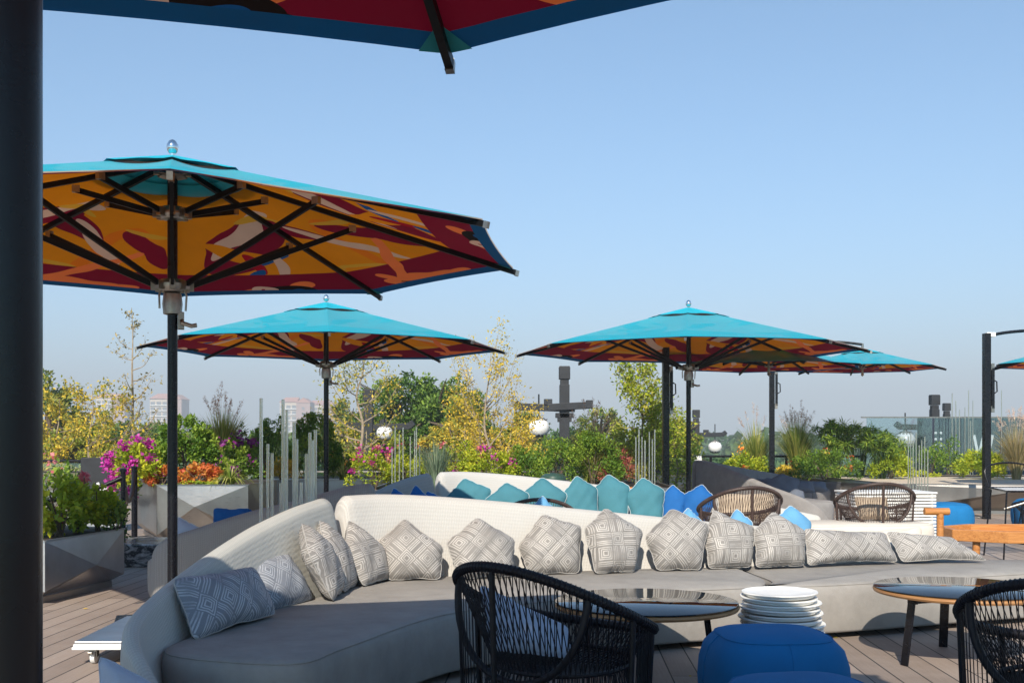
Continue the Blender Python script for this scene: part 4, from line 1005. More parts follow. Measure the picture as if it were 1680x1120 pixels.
# ---------------- rope barrier, sign ----------------
for p, h, lb in [((-3.81, 10.75), .94, 'black barrier post standing nearer the green planter'), ((-4.25, 12.35), .92, 'black barrier post beside the tall steel planter')]:
    root = empty('barrier_post', (p[0], p[1], 0), 0, lb, 'barrier post', 'rope barrier posts')
    b = MB(); b.tube([(0, 0, .01), (0, 0, h)], .024 if h > .93 else .033, 14); b.build('post', M['black'], root, True)
    b = MB(); b.lathe([(.15, 0), (.15, .012), (.03, .03)], n=28); b.build('foot', M['black'], root, True)
    b = MB(); b.lathe([(.035, h - .03), (.035, h), (.01, h + .01)], n=16); b.build('cap', M['black'], root, True)
def rope(name, a, b_, sag, label):
    a, b_ = V(*a), V(*b_); P = []
    for i in range(21):
        t = i / 20; p = a * (1 - t) + b_ * t; p.z -= sag * 4 * t * (1 - t); P.append(p)
    m = MB(); m.tube(P, .022, 10); o = m.build(name, M['rope'], None, True); tag(o, label, 'rope', 'barrier ropes'); return o
rope('barrier_rope', (-3.81, 10.75, .86), (-5.6, 10.1, .80), .22, 'thick black barrier rope sagging to the left above the green shrubs')
rope('barrier_rope', (-3.81, 10.75, .86), (-4.25, 12.35, .86), .28, 'thick black barrier rope hanging in a loop between the two posts')
def letter_w(b, c, w, h, th, dep, ux):     # the W cut in white strokes
    c = V(*c); ux = V(*ux).normalized(); xs = [-1, -.5, 0, .5, 1]; zs = [1, -1, .8, -1, 1]
    P = [c + ux * (x * w / 2) + V(0, 0, z * h / 2) for x, z in zip(xs, zs)]
    for i in range(4): b.bar(P[i], P[i + 1], dep, th, up=ux)
root = empty('sign', (-5.43, 14.6, 0), R(0), 'dark grey sign with white letter W beside the magenta flowers', 'sign')
b = MB(); b.box((0, 0, .66), (.60, .05, .64)); b.build('panel', M['timber_dark'], root, bevel=.006)
b = MB(); b.box((0, 0, .17), (.5, .1, .34)); b.build('stand', M['steel'], root)
b = MB(); letter_w(b, (.03, -.031, .55), .20, .20, .035, .012, (1, 0, 0)); b.build('letter', M['white'], root)

# ---------------- clear rods ----------------
def rods(name, loc, items, label, base, r=.015, rail=True):
    root = empty(name, (loc[0], loc[1], 0), 0, label, 'rod sculpture', 'clusters of clear acrylic rods')
    for x, y, h, k in items:
        b = MB(); b.tube([(x, y, .02), (x + .002, y, h)], r * k, 12); b.build('rod', M['rod' if r > .011 else 'rod_thin'], root, True, 40)
    b = MB(); b.box((base[0], base[1], .011), (base[2], base[3], .022)); b.build('base_plate', M['steel_dark'], root, bevel=.004)
    return root
def rodset(pix, Ys, ref, seed=0):
    rr = random.Random(seed); it = []
    for px, top in pix:
        Y = Ys + rr.uniform(-.22, .22); p = q(px, top, Y); it.append((p.x - ref[0], Y - ref[1], p.z, rr.uniform(.85, 1.1)))
    return it
ref = (-1.62, 7.6)
rods('acrylic_rods', ref, rodset([(428, 653), (439, 728), (446, 743), (464, 655), (470, 672), (460, 792), (468, 791), (482, 692), (486, 720), (492, 812), (494, 791), (502, 744), (508, 709), (512, 722), (517, 705)], 7.6, ref, 1), 'tall thick clear rods rising between the two grey and cream sofas', (0, 0, .60, .6), .0112)
ref = (-1.55, 13.0)
rods('acrylic_rods', ref, rodset([(643, 736), (648, 700), (655, 712), (661, 701), (673, 716), (680, 706), (683, 700), (688, 730)], 13.0, ref, 2), 'thin clear rods among the pink flowers behind the shaded sofa arm', (.0, 0, .6, .6), .008)
ref = (1.85, 14.5)
rods('acrylic_rods', ref, rodset([(1043, 716), (1048, 704), (1053, 716), (1058, 722), (1065, 708), (1070, 720), (1074, 704)], 13.4, ref, 3), 'thin clear rods between the wine red shrub and the parasol pole', (-.15, -1.1, .6, .5), .008)
ref = (7.1, 17.2)
rods('acrylic_rods', ref, rodset([(1490, 716), (1494, 712), (1498, 722), (1503, 709), (1508, 730), (1512, 722), (1517, 716), (1522, 738)], 17.2, ref, 4), 'thin clear rods in front of the gravel planter right of the brown rope chair', (0, 0, .5, .6), .0085)
ref = (9.4, 23)
rods('acrylic_rods', ref, rodset([(1562, 645), (1568, 657), (1574, 672), (1583, 668), (1589, 640), (1596, 657), (1592, 690), (1643, 640)], 23.0, ref, 5), 'distant clear rods in front of the grey wall with the letter W', (.3, 0, 1.4, .6), .009)
b = MB(); b.lathe([(.13, 0), (.13, .60), (.145, .62), (.15, .76), (.14, .80), (.10, .825), (.02, .835)], n=28); o = b.build('garden_lamp', M['green_paint'], None, True, 40, loc=(.48, 12.75, 0)); tag(o, 'dark green capped garden lamp post just behind the teal cushions', 'garden lamp')
b = MB(); b.box((0, 0, .45), (.13, .03, .9), Matrix.Rotation(R(-8), 3, 'Y')); o = b.build('white_board', M['white'], None, bevel=.004, loc=(3.55, 20.6, 0)); tag(o, 'small tilted white board behind the raised back of the shaded sofa', 'board')

# ---------------- railings and glass ----------------
def railing(name, label, a, b_, z, n, low):
    root = empty(name, (0, 0, 0), 0, label, 'railing'); a, b_ = V(*a, 0), V(*b_, 0)
    m = MB(); m.tube([a + V(0, 0, z), b_ + V(0, 0, z)], .025, 10); m.build('top_rail', M['black'], root, True)
    m = MB(); m.tube([a + V(0, 0, low), b_ + V(0, 0, low)], .015, 8); m.build('lower_rail', M['black'], root, True)
    for i in range(n + 1):
        p = a.lerp(b_, i / n); m = MB(); m.box(p + V(0, 0, z / 2), (.05, .05, z - .01)); m.build('post', M['black'], root)
        if i < n:
            e = a.lerp(b_, (i + 1) / n); d = (e - p).normalized(); m = MB(); m.bar(p + d * .05 + V(0, 0, z * .52), e - d * .05 + V(0, 0, z * .52), .012, z * .86); m.build('glass_panel', M['glass'], root)
railing('glass_railing', 'black topped glass railing running behind the plants on the left', (-15, 20.0), (2.6, 20.0), .82, 9, .62)
railing('glass_railing', 'black topped glass railing beyond the shaded sofa on the right', (2.6, 23.2), (7.4, 23.2), .85, 3, .60)
root = empty('glass_screen', (0, 0, 0), 0, 'tall grey glass windscreen behind the plants at the right', 'windscreen')
for i in range(4):
    x0 = 7.55 + i * 1.45; m = MB(); m.box((x0 + .71, 23.4, .86), (1.40, .014, 1.60)); m.build('glass_panel', M['screen_glass'], root)
m = MB(); m.box((10.4, 23.4, 1.675), (5.9, .05, .03)); m.build('top_rail', M['alu'], root)
root = empty('sign_wall', (0, 0, 0), 0, 'dark blue grey wall block with white letter W behind the windscreen', 'sign wall')
m = MB(); m.box((10.7, 24.9, .86), (2.9, .3, 1.70)); m.build('wall', plain('dark_blue_cladding', (.012, .02, .04, 1), .6), root, bevel=.01)
m = MB(); letter_w(m, (10.62, 24.73, 1.05), .42, .50, .06, .02, (1, 0, 0)); m.build('letter', M['white'], root)
m = MB()
for k in range(6): m.box((9.55 + .12 * (k % 2), 24.738, 1.35 - .14 * (k // 2)), (.05, .02, .05))
m.build('window_slots', M['white'], root)

# ---------------- timber lantern posts with hanging globes ----------------
def lantern_post(loc, s, label, rz=0, brk=True, lz=7):
    root = empty('lantern_post', loc, rz, label, 'lamp post', 'dark timber posts carrying globe lanterns'); root.scale = (s, s, s)
    b = MB(); b.box((0, 0, -lz / 2 - .4), (.24, .24, lz)); b.box((0, 0, -.48), (.21, .21, .40)); b.build('post', M['timber_dark'], root, bevel=.01)
    b = MB(); b.box((0, 0, -.12), (.27, .27, .30)); b.box((0, 0, .0), (.25, .25, .10)); b.build('cap', M['timber_dark'], root, bevel=.01)
    b = MB(); b.box((-.42, 0, -.96), (1.35, .18, .17), Matrix.Rotation(R(2), 3, 'Y')); b.box((-1.12, 0, -.90), (.20, .19, .16), Matrix.Rotation(R(38), 3, 'Y')); b.box((-.40, -.02, -.82), (.20, .19, .14)); b.build('beam', M['timber_dark'], root, bevel=.01)
    b = MB(); b.box((.10, -.12, -.93), (1.05, .17, .17), Matrix.Rotation(R(-3), 3, 'Y')); b.box((.60, -.12, -.88), (.16, .18, .20)); b.build('cross_beam', M['timber_dark'], root, bevel=.01)
    b = MB(); b.box((0, -.02, -1.15), (.44, .20, .12)); b.box((0, -.02, -1.25), (.34, .18, .12)); b.build('bracket', M['timber_dark'], root, bevel=.01)
    return root
def globe(loc, r, label, drop=.5):
    root = empty('globe_lantern', loc, 0, label, 'lantern', 'white globe lanterns')
    b = MB(); n = 14; b.lathe([(max(.003, r * math.sin(math.pi * i / n)), r * .96 * math.cos(math.pi * i / n)) for i in range(n + 1)], n=28); b.build('globe', M['lampwhite'], root, True, 180)
    b = MB(); rr = random.Random(int(r * 1000) + int(loc[0] * 10))
    for sg in (1, -1):
        for k in range(12):
            a = k * math.pi / 6 + rr.uniform(-.1, .1); P = []
            for j in range(7):
                th = .50 + .34 * (j / 6) + .06 * math.sin(j * 2.4 + k); aa = a + .22 * math.sin(j * 1.1)
                P.append(V(math.cos(aa) * math.sin(th), math.sin(aa) * math.sin(th), sg * .96 * math.cos(th)) * (r * 1.01))
            b.tube(P, r * .035, 5)
        b.tube([V(math.cos(i * .3142) * math.sin(.5), math.sin(i * .3142) * math.sin(.5), sg * .96 * math.cos(.5)) * (r * 1.01) for i in range(20)], r * .05, 5, True)
    b.build('scroll_ornament', M['black'], root, True)
    b = MB(); b.tube([(0, 0, r * .95), (0, 0, r + drop)], r * .07, 8); b.lathe([(r * .25, r * .93), (r * .2, r * 1.08), (r * .05, r * 1.12)], n=14); b.build('hanger', M['black'], root, True)
p = q(926, 604, 30); lantern_post(p, 1.0 * 1.12, 'dark timber lantern post standing clear against the sky between the two middle parasols')
c = q(884, 701, 29.95); globe(c, .29, 'white globe lantern half covered by yellow twigs left of the clear timber post', .62)
p = q(1142, 674, 44); lantern_post(p, 1.0, 'dark timber lantern post partly hidden behind the right middle parasol pole', R(180))
c = q(1173, 733, 44); globe(c, .27, 'white globe lantern hanging right of the parasol pole', .65)
p = q(605, 641, 32); lantern_post(p, 1.1, 'dark timber lantern post almost hidden by the yellow twiggy tree', R(178))
c = q(631, 710, 31.9); globe(c, .24, 'white globe lantern in front of the dense green tree', .5)
p = q(1533, 650, 34); lantern_post(p, 1.0, 'larger of the two dark timber lantern posts behind the glass windscreen')
c = q(1485, 722, 34.0); globe(c, .30, 'white globe lantern seen through the glass windscreen', .55)
p = q(1553, 663, 46); lantern_post(p, 1.0, 'smaller far timber lantern post behind the glass windscreen')

# ---------------- far apartment houses ----------------
M['pinkwall'] = plain('pink_render', (.40, .29, .27, 1), .85, 0, .08, .05)
M['creamwall'] = plain('cream_render', (.60, .52, .44, 1), .85, 0, .06, .05)
M['roof'] = plain('salmon_tiles', (.44, .25, .21, 1), .8, 0, .12, .1)
M['win'] = plain('window_glass', (.22, .24, .27, 1), .15, 0, .1, .1)
def house(px0, px1, ytop, D, label, split=.55):
    x0 = (px0 - CX) / F * D; x1 = (px1 - CX) / F * D; zt = HC - (ytop - HY) / F * D; W = x1 - x0; base = -7
    root = empty('apartment_block', ((x0 + x1) / 2, D, base), 0, label, 'building', 'far hazy apartment blocks'); H = zt - base; eave = H - W * .16
    b = MB(); b.box((W * (split - 1) / 2, 0, eave / 2), (W * split, W * .7, eave)); b.build('wall', M['creamwall'], root)
    b = MB(); b.box((W * split / 2, -W * .05, eave / 2 - .3), (W * (1 - split) - .02, W * .8, eave)); b.build('gable_wall', M['pinkwall'], root)
    def gable(xc, w, y0, y1, z, h, name):
        b = MB(); a = [V(xc - w / 2, y0, z), V(xc + w / 2, y0, z), V(xc, y0, z + h)]; c = [v + V(0, y1 - y0, 0) for v in a]
        b.add(a + c, [(0, 1, 2), (3, 5, 4), (0, 2, 5, 3), (1, 4, 5, 2), (0, 3, 4, 1)], 0); return b.build(name, M['roof'], root)
    b = MB(); z = eave; y0, y1 = -W * .38, W * .38; xa, xb = -W / 2 - .6, W * .06; h = W * .17
    b.add([(xa, y0, z), (xb, y0, z), (xb, 0, z + h), (xa + W * .16, 0, z + h), (xa, y1, z), (xb, y1, z)], [(0, 1, 2, 3), (0, 3, 4), (4, 3, 2, 5), (1, 5, 2), (0, 4, 5, 1)]); b.build('roof', M['roof'], root)
    gable(W * .275, W * .5, -W * .47, W * .38, eave - .3, W * .16, 'roof')
    for r in range(7):
        for c in range(3):
            z = eave - 2.6 - r * 3.1
            if z < 1: continue
            b = MB(); b.box((-W / 2 + W * split * (c + .5) / 3, -W * .355, z), (W * split / 4.2, .3, 1.7)); b.build('window', M['win'], root)
        if eave - 2.6 - r * 3.1 > 1:
            b = MB(); b.box((W * split / 2, -W * .455, eave - 3.4 - r * 3.1), (W * .08, .3, 1.4)); b.build('window', M['win'], root)
            b = MB(); b.box((W * (split - 1) / 2, -W * .37, eave - 3.7 - r * 3.1), (W * split * .94, .9, .5)); b.build('balcony', M['white'], root)
D0 = 620
house(164, 212, 645, D0, 'pink gabled apartment block left of the bare tree')
house(252, 305, 646, D0 * 1.02, 'pink gabled apartment block behind the pole of the big parasol')
house(463, 513, 652, D0 * .98, 'pink gabled apartment block above the clear rods')
house(508, 552, 657, D0 * 1.05, 'pink gabled apartment block crossed by the second parasol pole')

# ---------------- plants ----------------
def at(px, Y, z=0): return V((px - CX) / F * Y, Y, z)
def zpx(py, Y): return HC - (py - HY) / F * Y
# left edge planter
shrub('leafy_shrub', at(98, 8.9, .46), (.27, .30, .36), 1100, .062, 'lime', 'bright green broad leaved shrub at the left edge of the near planter', seed=11, asp=.62, spread=.3, k=18)
shrub('leafy_shrub', at(128, 9.2, .46), (.26, .25, .20), 700, .055, 'lime', 'light green leafy shrub in the middle of the near planter', seed=12, asp=.6, spread=.3, k=16, flowers=[('pink', 14, .035, 3)])
shrub('leafy_shrub', at(160, 9.3, .46), (.20, .24, .30), 800, .05, 'lime', 'open leafy shrub at the right of the near planter', seed=13, asp=.6, spread=.28, k=15)
shrub('leafy_shrub', at(193, 9.25, .36), (.12, .12, .26), 330, .042, 'mid', 'small hanging shrub spilling over the corner of the near planter', seed=14, asp=.55, spread=.35, k=9)
shrub('flowering_shrub', at(80, 10.2, .40), (.35, .3, .42), 700, .055, 'green', 'green shrub with coral flowers behind the near planter', seed=15, flowers=[('pink', 60, .05, 5)], asp=.55, spread=.3, k=14)
root = empty('hibiscus_flower', at(138, 9.0, zpx(782, 9.0)), 0, 'single coral pink hibiscus bloom above the near planter', 'flower')
r_ = np.random.default_rng(5); C_ = r_.normal(size=(26, 3)) * .008; leaves('petals', C_, .05, L['pink'], root, .9, .8, 5); b = MB(); b.tube([(0, 0, -.22), (.01, 0, -.1), (0, 0, 0)], .004, 5); b.build('stalk', M['bark_dark'], root)
# tall planter
shrub('bougainvillea', at(222, 13.0, .66), (.33, .35, .42), 1500, .055, 'lime', 'magenta bougainvillea at the left end of the tall planter', seed=21, flowers=[('magenta', 620, .042, 12)], asp=.6, k=26, spread=.26)
shrub('bougainvillea', at(205, 13.1, .45), (.18, .2, .30), 260, .05, 'green', 'magenta bougainvillea spray hanging beside the barrier posts', seed=22, flowers=[('magenta', 300, .042, 7)], asp=.6, k=12, spread=.35)
shrub('round_bush', at(305, 13.6, .86), (.40, .38, .47), 5200, .045, 'green', 'dense round clipped green bush in the tall planter', seed=23, asp=.6, k=60, spread=.16, fill=.85)
shrub('round_bush', at(268, 13.7, .70), (.26, .3, .42), 1800, .045, 'green', 'narrow green bush left of the round clipped one', seed=24, asp=.6, k=30, spread=.2, fill=.8)
shrub('coleus', at(268, 12.95, .68), (.20, .16, .17), 700, .05, 'red', 'orange red coleus left of the parasol pole', seed=25, asp=.6, k=14, spread=.3, group='orange red coleus')
shrub('coleus', at(325, 12.95, .68), (.28, .16, .18), 1000, .05, 'red', 'wide orange red coleus right of the parasol pole', seed=26, asp=.6, k=20, spread=.28, group='orange red coleus')
shrub('trailing_plant', at(310, 12.75, .66), (.42, .10, .06), 700, .03, 'lime', 'low lime trailing plant along the rim of the tall planter', seed=27, asp=.6, k=22, spread=.2)
def spider(px, Y, z, h, n, label, mat='lime_blade', seed=1):
    root = empty('spider_plant', at(px, Y, z), 0, label, 'spider plant', 'arching spider plants'); blades('leaves', n, h, h * 1.0, L[mat], root, seed, .022, 1.15, 1.0, 7, 0, .03, .4)
spider(378, 12.85, .67, .33, 90, 'bright striped spider plant spilling over the right end of the tall planter', seed=31)
shrub('bougainvillea', at(392, 14.9, .62), (.36, .35, .45), 2200, .05, 'green', 'dark bougainvillea with purple flowers behind the spider plant', seed=28, flowers=[('purple', 240, .045, 9)], asp=.55, k=30, spread=.24)
grass('feather_grass', at(365, 15.6, .72), 1.05, .48, 620, 'blade', 'tall yellowish ornamental grass behind the round bush', seed=32, w=.012, curl=.28, plumes=16, hv=.3)
shrub('climbing_shrub', at(318, 15.0, .66), (.16, .16, .62), 260, .05, 'green', 'thin leafy shoots left of the tall straw grass', seed=33, asp=.6, k=12, spread=.3)
shrub('climbing_shrub', at(400, 15.3, .66), (.16, .16, .60), 260, .05, 'mid', 'thin leafy shoots right of the tall straw grass', seed=34, asp=.6, k=12, spread=.3)
shrub('climbing_shrub', at(432, 16.9, .60), (.20, .16, .66), 500, .045, 'mid', 'thin climbing shrub reaching the top of the tallest clear rod', seed=35, asp=.55, k=14, spread=.3)
shrub('leafy_shrub', at(445, 17.0, .60), (.36, .35, .72), 3600, .045, 'green', 'loose dark green shrub behind the left clear rods', seed=36, k=40, spread=.22, fill=.7)
shrub('round_bush', at(516, 16.9, .66), (.42, .42, .70), 7000, .042, 'green', 'dense round green bush behind the right clear rods', seed=37, asp=.6, k=70, spread=.16, fill=.85)
shrub('croton', at(462, 16.5, .58), (.30, .2, .28), 900, .05, 'yellow', 'yellow leaved croton low behind the clear rods', seed=38, k=20, spread=.28)
shrub('leafy_shrub', at(560, 17.0, .58), (.30, .3, .36), 1700, .045, 'green', 'green shrub with yellow tips right of the parasol pole', seed=39, k=30, spread=.24, flowers=[('orange', 30, .05, 5)])
spider(563, 16.4, .60, .38, 90, 'green spider plant at the right end of the gravel planter', 'lime_blade', 40)
# hedge behind the rail on the left, in front of the trees
# middle bed
BB = 'pink flowering shrubs in the middle bed'
shrub('flowering_shrub', at(612, 13.9, .58), (.36, .35, 0.42), 1800, .04, 'lime', 'shrub full of pink flowers left of the thin rods', seed=41, flowers=[('magenta', 90, .04, 7), ('pink', 90, .035, 8)], k=30, spread=.24, group=BB)
shrub('flowering_shrub', at(668, 14.6, .58), (.34, .35, 0.40), 1500, .04, 'lime', 'light green shrub with a few red blooms around the thin rods', seed=42, flowers=[('pink', 60, .04, 6)], k=26, spread=.26, group=BB)
grass('blue_grass', at(716, 14.0, .58), .68, .30, 300, 'blue_blade', 'upright blue green grass tuft where the rear sofa backs meet', seed=43, w=.011, curl=.2, hv=.35)
shrub('leafy_shrub', at(752, 15.0, .58), (.42, .35, 0.46), 2600, .04, 'lime', 'light green shrub right of the blue grass tuft', seed=44, k=30, spread=.24, flowers=[('pink', 140, .035, 8)])
shrub('flowering_shrub', at(800, 14.6, .58), (.44, .35, 0.40), 2800, .04, 'lime', 'wide lime shrub topped with magenta blooms behind the first teal cushions', seed=45, flowers=[('magenta', 90, .038, 6)], k=44, spread=.2, group=BB)
shrub('leafy_shrub', at(858, 14.9, .58), (.42, .35, 0.42), 2400, .042, 'green', 'green shrub below the yellow twigs behind the second teal cushion', seed=46, k=36, spread=.22, flowers=[('pink', 30, .035, 4)])
shrub('leafy_shrub', at(915, 15.3, .58), (.44, .35, 0.50), 2800, .042, 'green', 'mid green shrub beside the garden lamp', seed=47, k=40, spread=.22)
shrub('leafy_shrub', at(972, 15.0, .60), (.46, .35, 0.55), 3200, .042, 'green', 'tall green shrub under the fountain grass', seed=48, k=44, spread=.22)
shrub('leafy_shrub', at(1020, 15.7, .58), (.36, .3, 0.48), 1600, .042, 'olive', 'olive shrub below the wine red one', seed=49, k=26, spread=.24)
grass('fountain_grass', at(968, 16.0, .58), 1.0, .62, 800, 'blade', 'large arching fountain grass right of the timber post', seed=50, w=.010, curl=.35, plumes=14, hv=.35)
shrub('nandina', at(1012, 15.3, .60), (.30, .25, .32), 900, .045, 'wine', 'wine red leaved nandina left of the thin rods', seed=51, k=18, spread=.3)
shrub('croton', at(1026, 13.6, .36), (.15, .12, .16), 260, .08, 'orange', 'bright orange croton peeping above the teal cushions', seed=52, k=9, spread=.4, asp=.4)
# right bed
shrub('leafy_shrub', at(1226, 21.3, .44), (.44, .4, .40), 2600, .055, 'lime', 'lime green mounded bush above the raised end of the shaded sofa', seed=61, k=36, spread=.24, flowers=[('orange', 40, .06, 2)])
grass('feather_grass', at(1240, 22.1, .45), 1.25, .75, 480, 'blade', 'loose arching green grass with long wispy plumes', seed=62, w=.012, curl=.45, plumes=7, hv=.35)
grass('feather_grass', at(1308, 21.8, .45), 1.25, .60, 900, 'blade', 'dense yellow green feather grass right of the cantilever mast', seed=63, w=.012, curl=.22, plumes=34, hv=.35)
shrub('leafy_shrub', at(1290, 20.8, .36), (.28, .3, .26), 900, .05, 'yellow', 'small yellow bush at the foot of the cantilever mast', seed=64, k=16, spread=.3)
shrub('leafy_shrub', at(1352, 20.6, .40), (.78, .5, .46), 4200, .06, 'green', 'wide dark green feathery shrub with some red leaves', seed=65, k=50, spread=.2, flowers=[('red', 60, .05, 4)], asp=.35)
def papyrus(px, Y, z, h, n, label, seed):
    root = empty('papyrus', at(px, Y, z), 0, label, 'papyrus', 'papyrus clumps'); rr = random.Random(seed); b = MB(); C = []; D = []
    for i in range(n):
        a = rr.uniform(0, 6.28); k = rr.uniform(.05, .42); hh = h * rr.uniform(.55, 1.0); e = V(math.cos(a) * k, math.sin(a) * k, hh); b.tube([(e.x * .2, e.y * .2, 0), (e.x * .5, e.y * .5, hh * .6), e], .006, 4)
        for j in range(26):
            t = rr.uniform(0, 6.28); d = V(math.cos(t), math.sin(t), rr.uniform(-.25, .25)); 
            C.append(tuple(e)); D.append(tuple(d)); C.append(tuple(e + d * .09 + V(0, 0, -.012))); D.append(tuple(d + V(0, 0, -.9)))
    b.build('stems', M['green_paint'] if False else L['mid'], root)
    leaves('umbels', np.array(C), .13, L['green'], root, .12, -.2, seed, np.array(D) * 4)
papyrus(1372, 21.4, .45, 1.12, 34, 'papyrus clump with drooping umbels right of the golden grass', 66)
papyrus(1412, 21.6, .45, 1.0, 30, 'papyrus clump in the middle of the right bed', 67)
papyrus(1448, 20.9, .45, .92, 26, 'papyrus clump nearest the windscreen end', 68)
shrub('leafy_shrub', at(1462, 20.9, .44), (.46, .4, .42), 2800, .055, 'lime', 'yellow green bush left of the thin rods on the gravel', seed=69, k=36, spread=.24)
shrub('climbing_shrub', at(1528, 22.2, .46), (.42, .2, .46), 900, .055, 'green', 'open climbing shrub left of centre in front of the windscreen', seed=70, k=18, spread=.3)
shrub('climbing_shrub', at(1556, 22.5, .46), (.36, .2, .62), 900, .055, 'green', 'taller open climbing shrub in front of the far rods', seed=71, k=18, spread=.28)
shrub('leafy_shrub', at(1615, 21.0, .44), (.60, .4, .42), 3600, .065, 'lime', 'broad bright green bush behind the far blue poufs', seed=72, k=44, spread=.22, asp=.4)
grass('feather_grass', at(1668, 20.6, .46), 1.2, .65, 520, 'straw', 'golden feather grass at the right edge', seed=73, w=.012, curl=.35, plumes=22, hv=.35)
shrub('leafy_shrub', at(1500, 21.9, .46), (.5, .3, .08), 500, .05, 'lime', 'low ground plant on the pale gravel', seed=74, k=14, spread=.3)

# ---------------- trees beyond the railing ----------------
G0 = -7
def bigtree(px, Y, top, crownpx, label, mat, n, size, seed, group='trees beyond the railing', mat2=None, bottom=None, k=70, spread=.16, name='tree'):
    zt = zpx(top, Y); rw = crownpx / F * Y; root = empty(name, at(px, Y, G0), 0, label, 'tree', group)
    zb = zpx(bottom or 780, Y); cz = (zt + zb) / 2 - G0; rz = (zt - zb) / 2
    b = MB(); rr = random.Random(seed); b.tube(crom([(0, 0, 0), (.2, .1, cz * .5), (0, 0, cz + rz * .5)], 5), [.28 - .02 * i for i in range(11)], 8)
    for i in range(16):
        a = rr.uniform(0, 6.28); z0 = cz - rz * .8 + rr.random() * rz * 1.2; e = V(math.cos(a) * rw * .8, math.sin(a) * rw * .8, min(cz + rz * .8, z0 + rz * .6)); b.tube([(0, 0, z0), V(e.x * .5, e.y * .5, (z0 + e.z) / 2 + .1), e], [.07, .045, .012], 5)
    b.build('trunk', M['bark_dark'], root, True)
    P, t = clumps(n, (rw, rw, rz), seed, k, spread, False, .5); P[:, 2] += cz
    nn = n if mat2 is None else int(n * .62)
    leaves('crown', P[:nn], size, L[mat], root, .5, .2, seed, None, t[:nn])
    if mat2: leaves('crown_foliage', P[nn:], size, L[mat2], root, .5, .2, seed + 1, None, t[nn:])
    return root
bigtree(78, 34, 612, 60, 'olive green leafy tree at the left edge against the sky', 'olive', 9000, .15, 101, mat2='dark', bottom=800)
bigtree(120, 36, 655, 46, 'lower green tree right of the left edge tree', 'dark', 6000, .15, 102, mat2='olive', bottom=800)
bigtree(655, 36, 612, 84, 'dense dark green tree behind the hanging globe lantern', 'mid', 15000, .14, 103, mat2='green', bottom=800, k=90)
bigtree(715, 37, 604, 84, 'dense green tree with upright tips left of the golden tree', 'mid', 15000, .14, 104, mat2='green', bottom=800, k=90)
bigtree(775, 39, 640, 44, 'dark green tree behind the golden tree', 'dark', 6500, .15, 105, bottom=800)
bigtree(570, 40, 652, 62, 'grey green tree behind the second parasol pole', 'dark', 6500, .16, 106, mat2='olive', bottom=810)
bigtree(185, 44, 676, 50, 'hazy green tree below the far apartment blocks', 'mid', 8000, .17, 107, bottom=800)
bigtree(260, 46, 690, 60, 'dark green tree mass behind the round bush', 'mid', 8000, .17, 108, bottom=800)
bigtree(340, 46, 698, 60, 'dark green tree behind the tall straw grass', 'mid', 8000, .17, 109, bottom=810)
bigtree(430, 46, 700, 60, 'dark green tree behind the clear rods', 'mid', 8000, .17, 110, bottom=810)
bigtree(500, 46, 705, 55, 'dark green tree below the pair of hazy blocks', 'mid', 8000, .17, 111, bottom=810)
bigtree(862, 42, 672, 52, 'green tree behind the large globe lantern', 'mid', 7000, .15, 112, mat2='olive', bottom=800)
bigtree(915, 48, 700, 60, 'low green tree behind the clear timber post', 'dark', 6000, .17, 113, bottom=800)
bigtree(985, 46, 668, 50, 'green tree right of the clear timber post', 'olive', 6000, .16, 114, mat2='mid', bottom=800)
bigtree(1115, 38, 672, 42, 'yellow green tree left of the parasol pole and behind it', 'olive', 5000, .14, 115, mat2='mid', bottom=800)
bigtree(1180, 60, 742, 70, 'low bluish tree behind the right glass railing', 'dark', 5000, .2, 116, bottom=810)
bigtree(1090, 60, 735, 60, 'low dark tree beside the masts behind the railing', 'dark', 5000, .2, 117, bottom=810)
bigtree(610, 34, 690, 60, 'low yellow green bush below the twiggy tree by the second pole', 'olive', 8000, .10, 118, mat2='lime', bottom=790)
bigtree(745, 29, 680, 62, 'yellow green bush mass under the golden trees', 'olive', 9000, .10, 119, mat2='yellow', bottom=790)
bigtree(835, 32.5, 700, 62, 'olive bush mass behind the large globe lantern', 'olive', 9000, .10, 120, mat2='lime', bottom=790)
bigtree(1075, 29, 690, 58, 'light green bush mass below the airy tree', 'lime', 7000, .10, 121, mat2='mid', bottom=790)
bigtree(130, 28, 690, 80, 'yellow green bush mass at the far left below the apartment block', 'olive', 9000, .10, 122, mat2='lime', bottom=800)
# sparse, twiggy trees nearer the edge
def tw(px, Y, top, crownpx, label, mat, n, size, seed, **k):
    z0 = -1.2; zt = zpx(top, Y); return tree('twiggy_tree', at(px, Y, z0), zt - z0, crownpx / F * Y, label, mat, n, size, seed, group='sparse twiggy trees', **k)
tw(217, 22, 505, 66, 'tall nearly bare tree with pale branches left of the big parasol pole', 'straw', 420, .07, 201, limbs=15, start=.45, r0=.055, sub=4, asc=.45, jit=.05, cone=.75, bark='bark')
tw(150, 21.5, 640, 95, 'yellow leaved twiggy tree spreading low at the left', 'yellow', 2400, .075, 202, limbs=18, start=.35, r0=.05, sub=5, mat2='olive', jit=.08, asc=.5, rise=.8)
tw(95, 22, 655, 80, 'yellow leaved twiggy tree at the left edge', 'yellow', 2400, .075, 203, limbs=16, start=.35, r0=.05, sub=5, mat2='olive', jit=.08, asc=.5, rise=.8)
tw(590, 22, 560, 78, 'yellow green twiggy tree with a clear trunk right of the second parasol pole', 'olive', 2600, .065, 204, limbs=22, start=.32, r0=.06, sub=6, mat2='yellow', jit=.10, asc=.5, rise=.75, cone=.45)
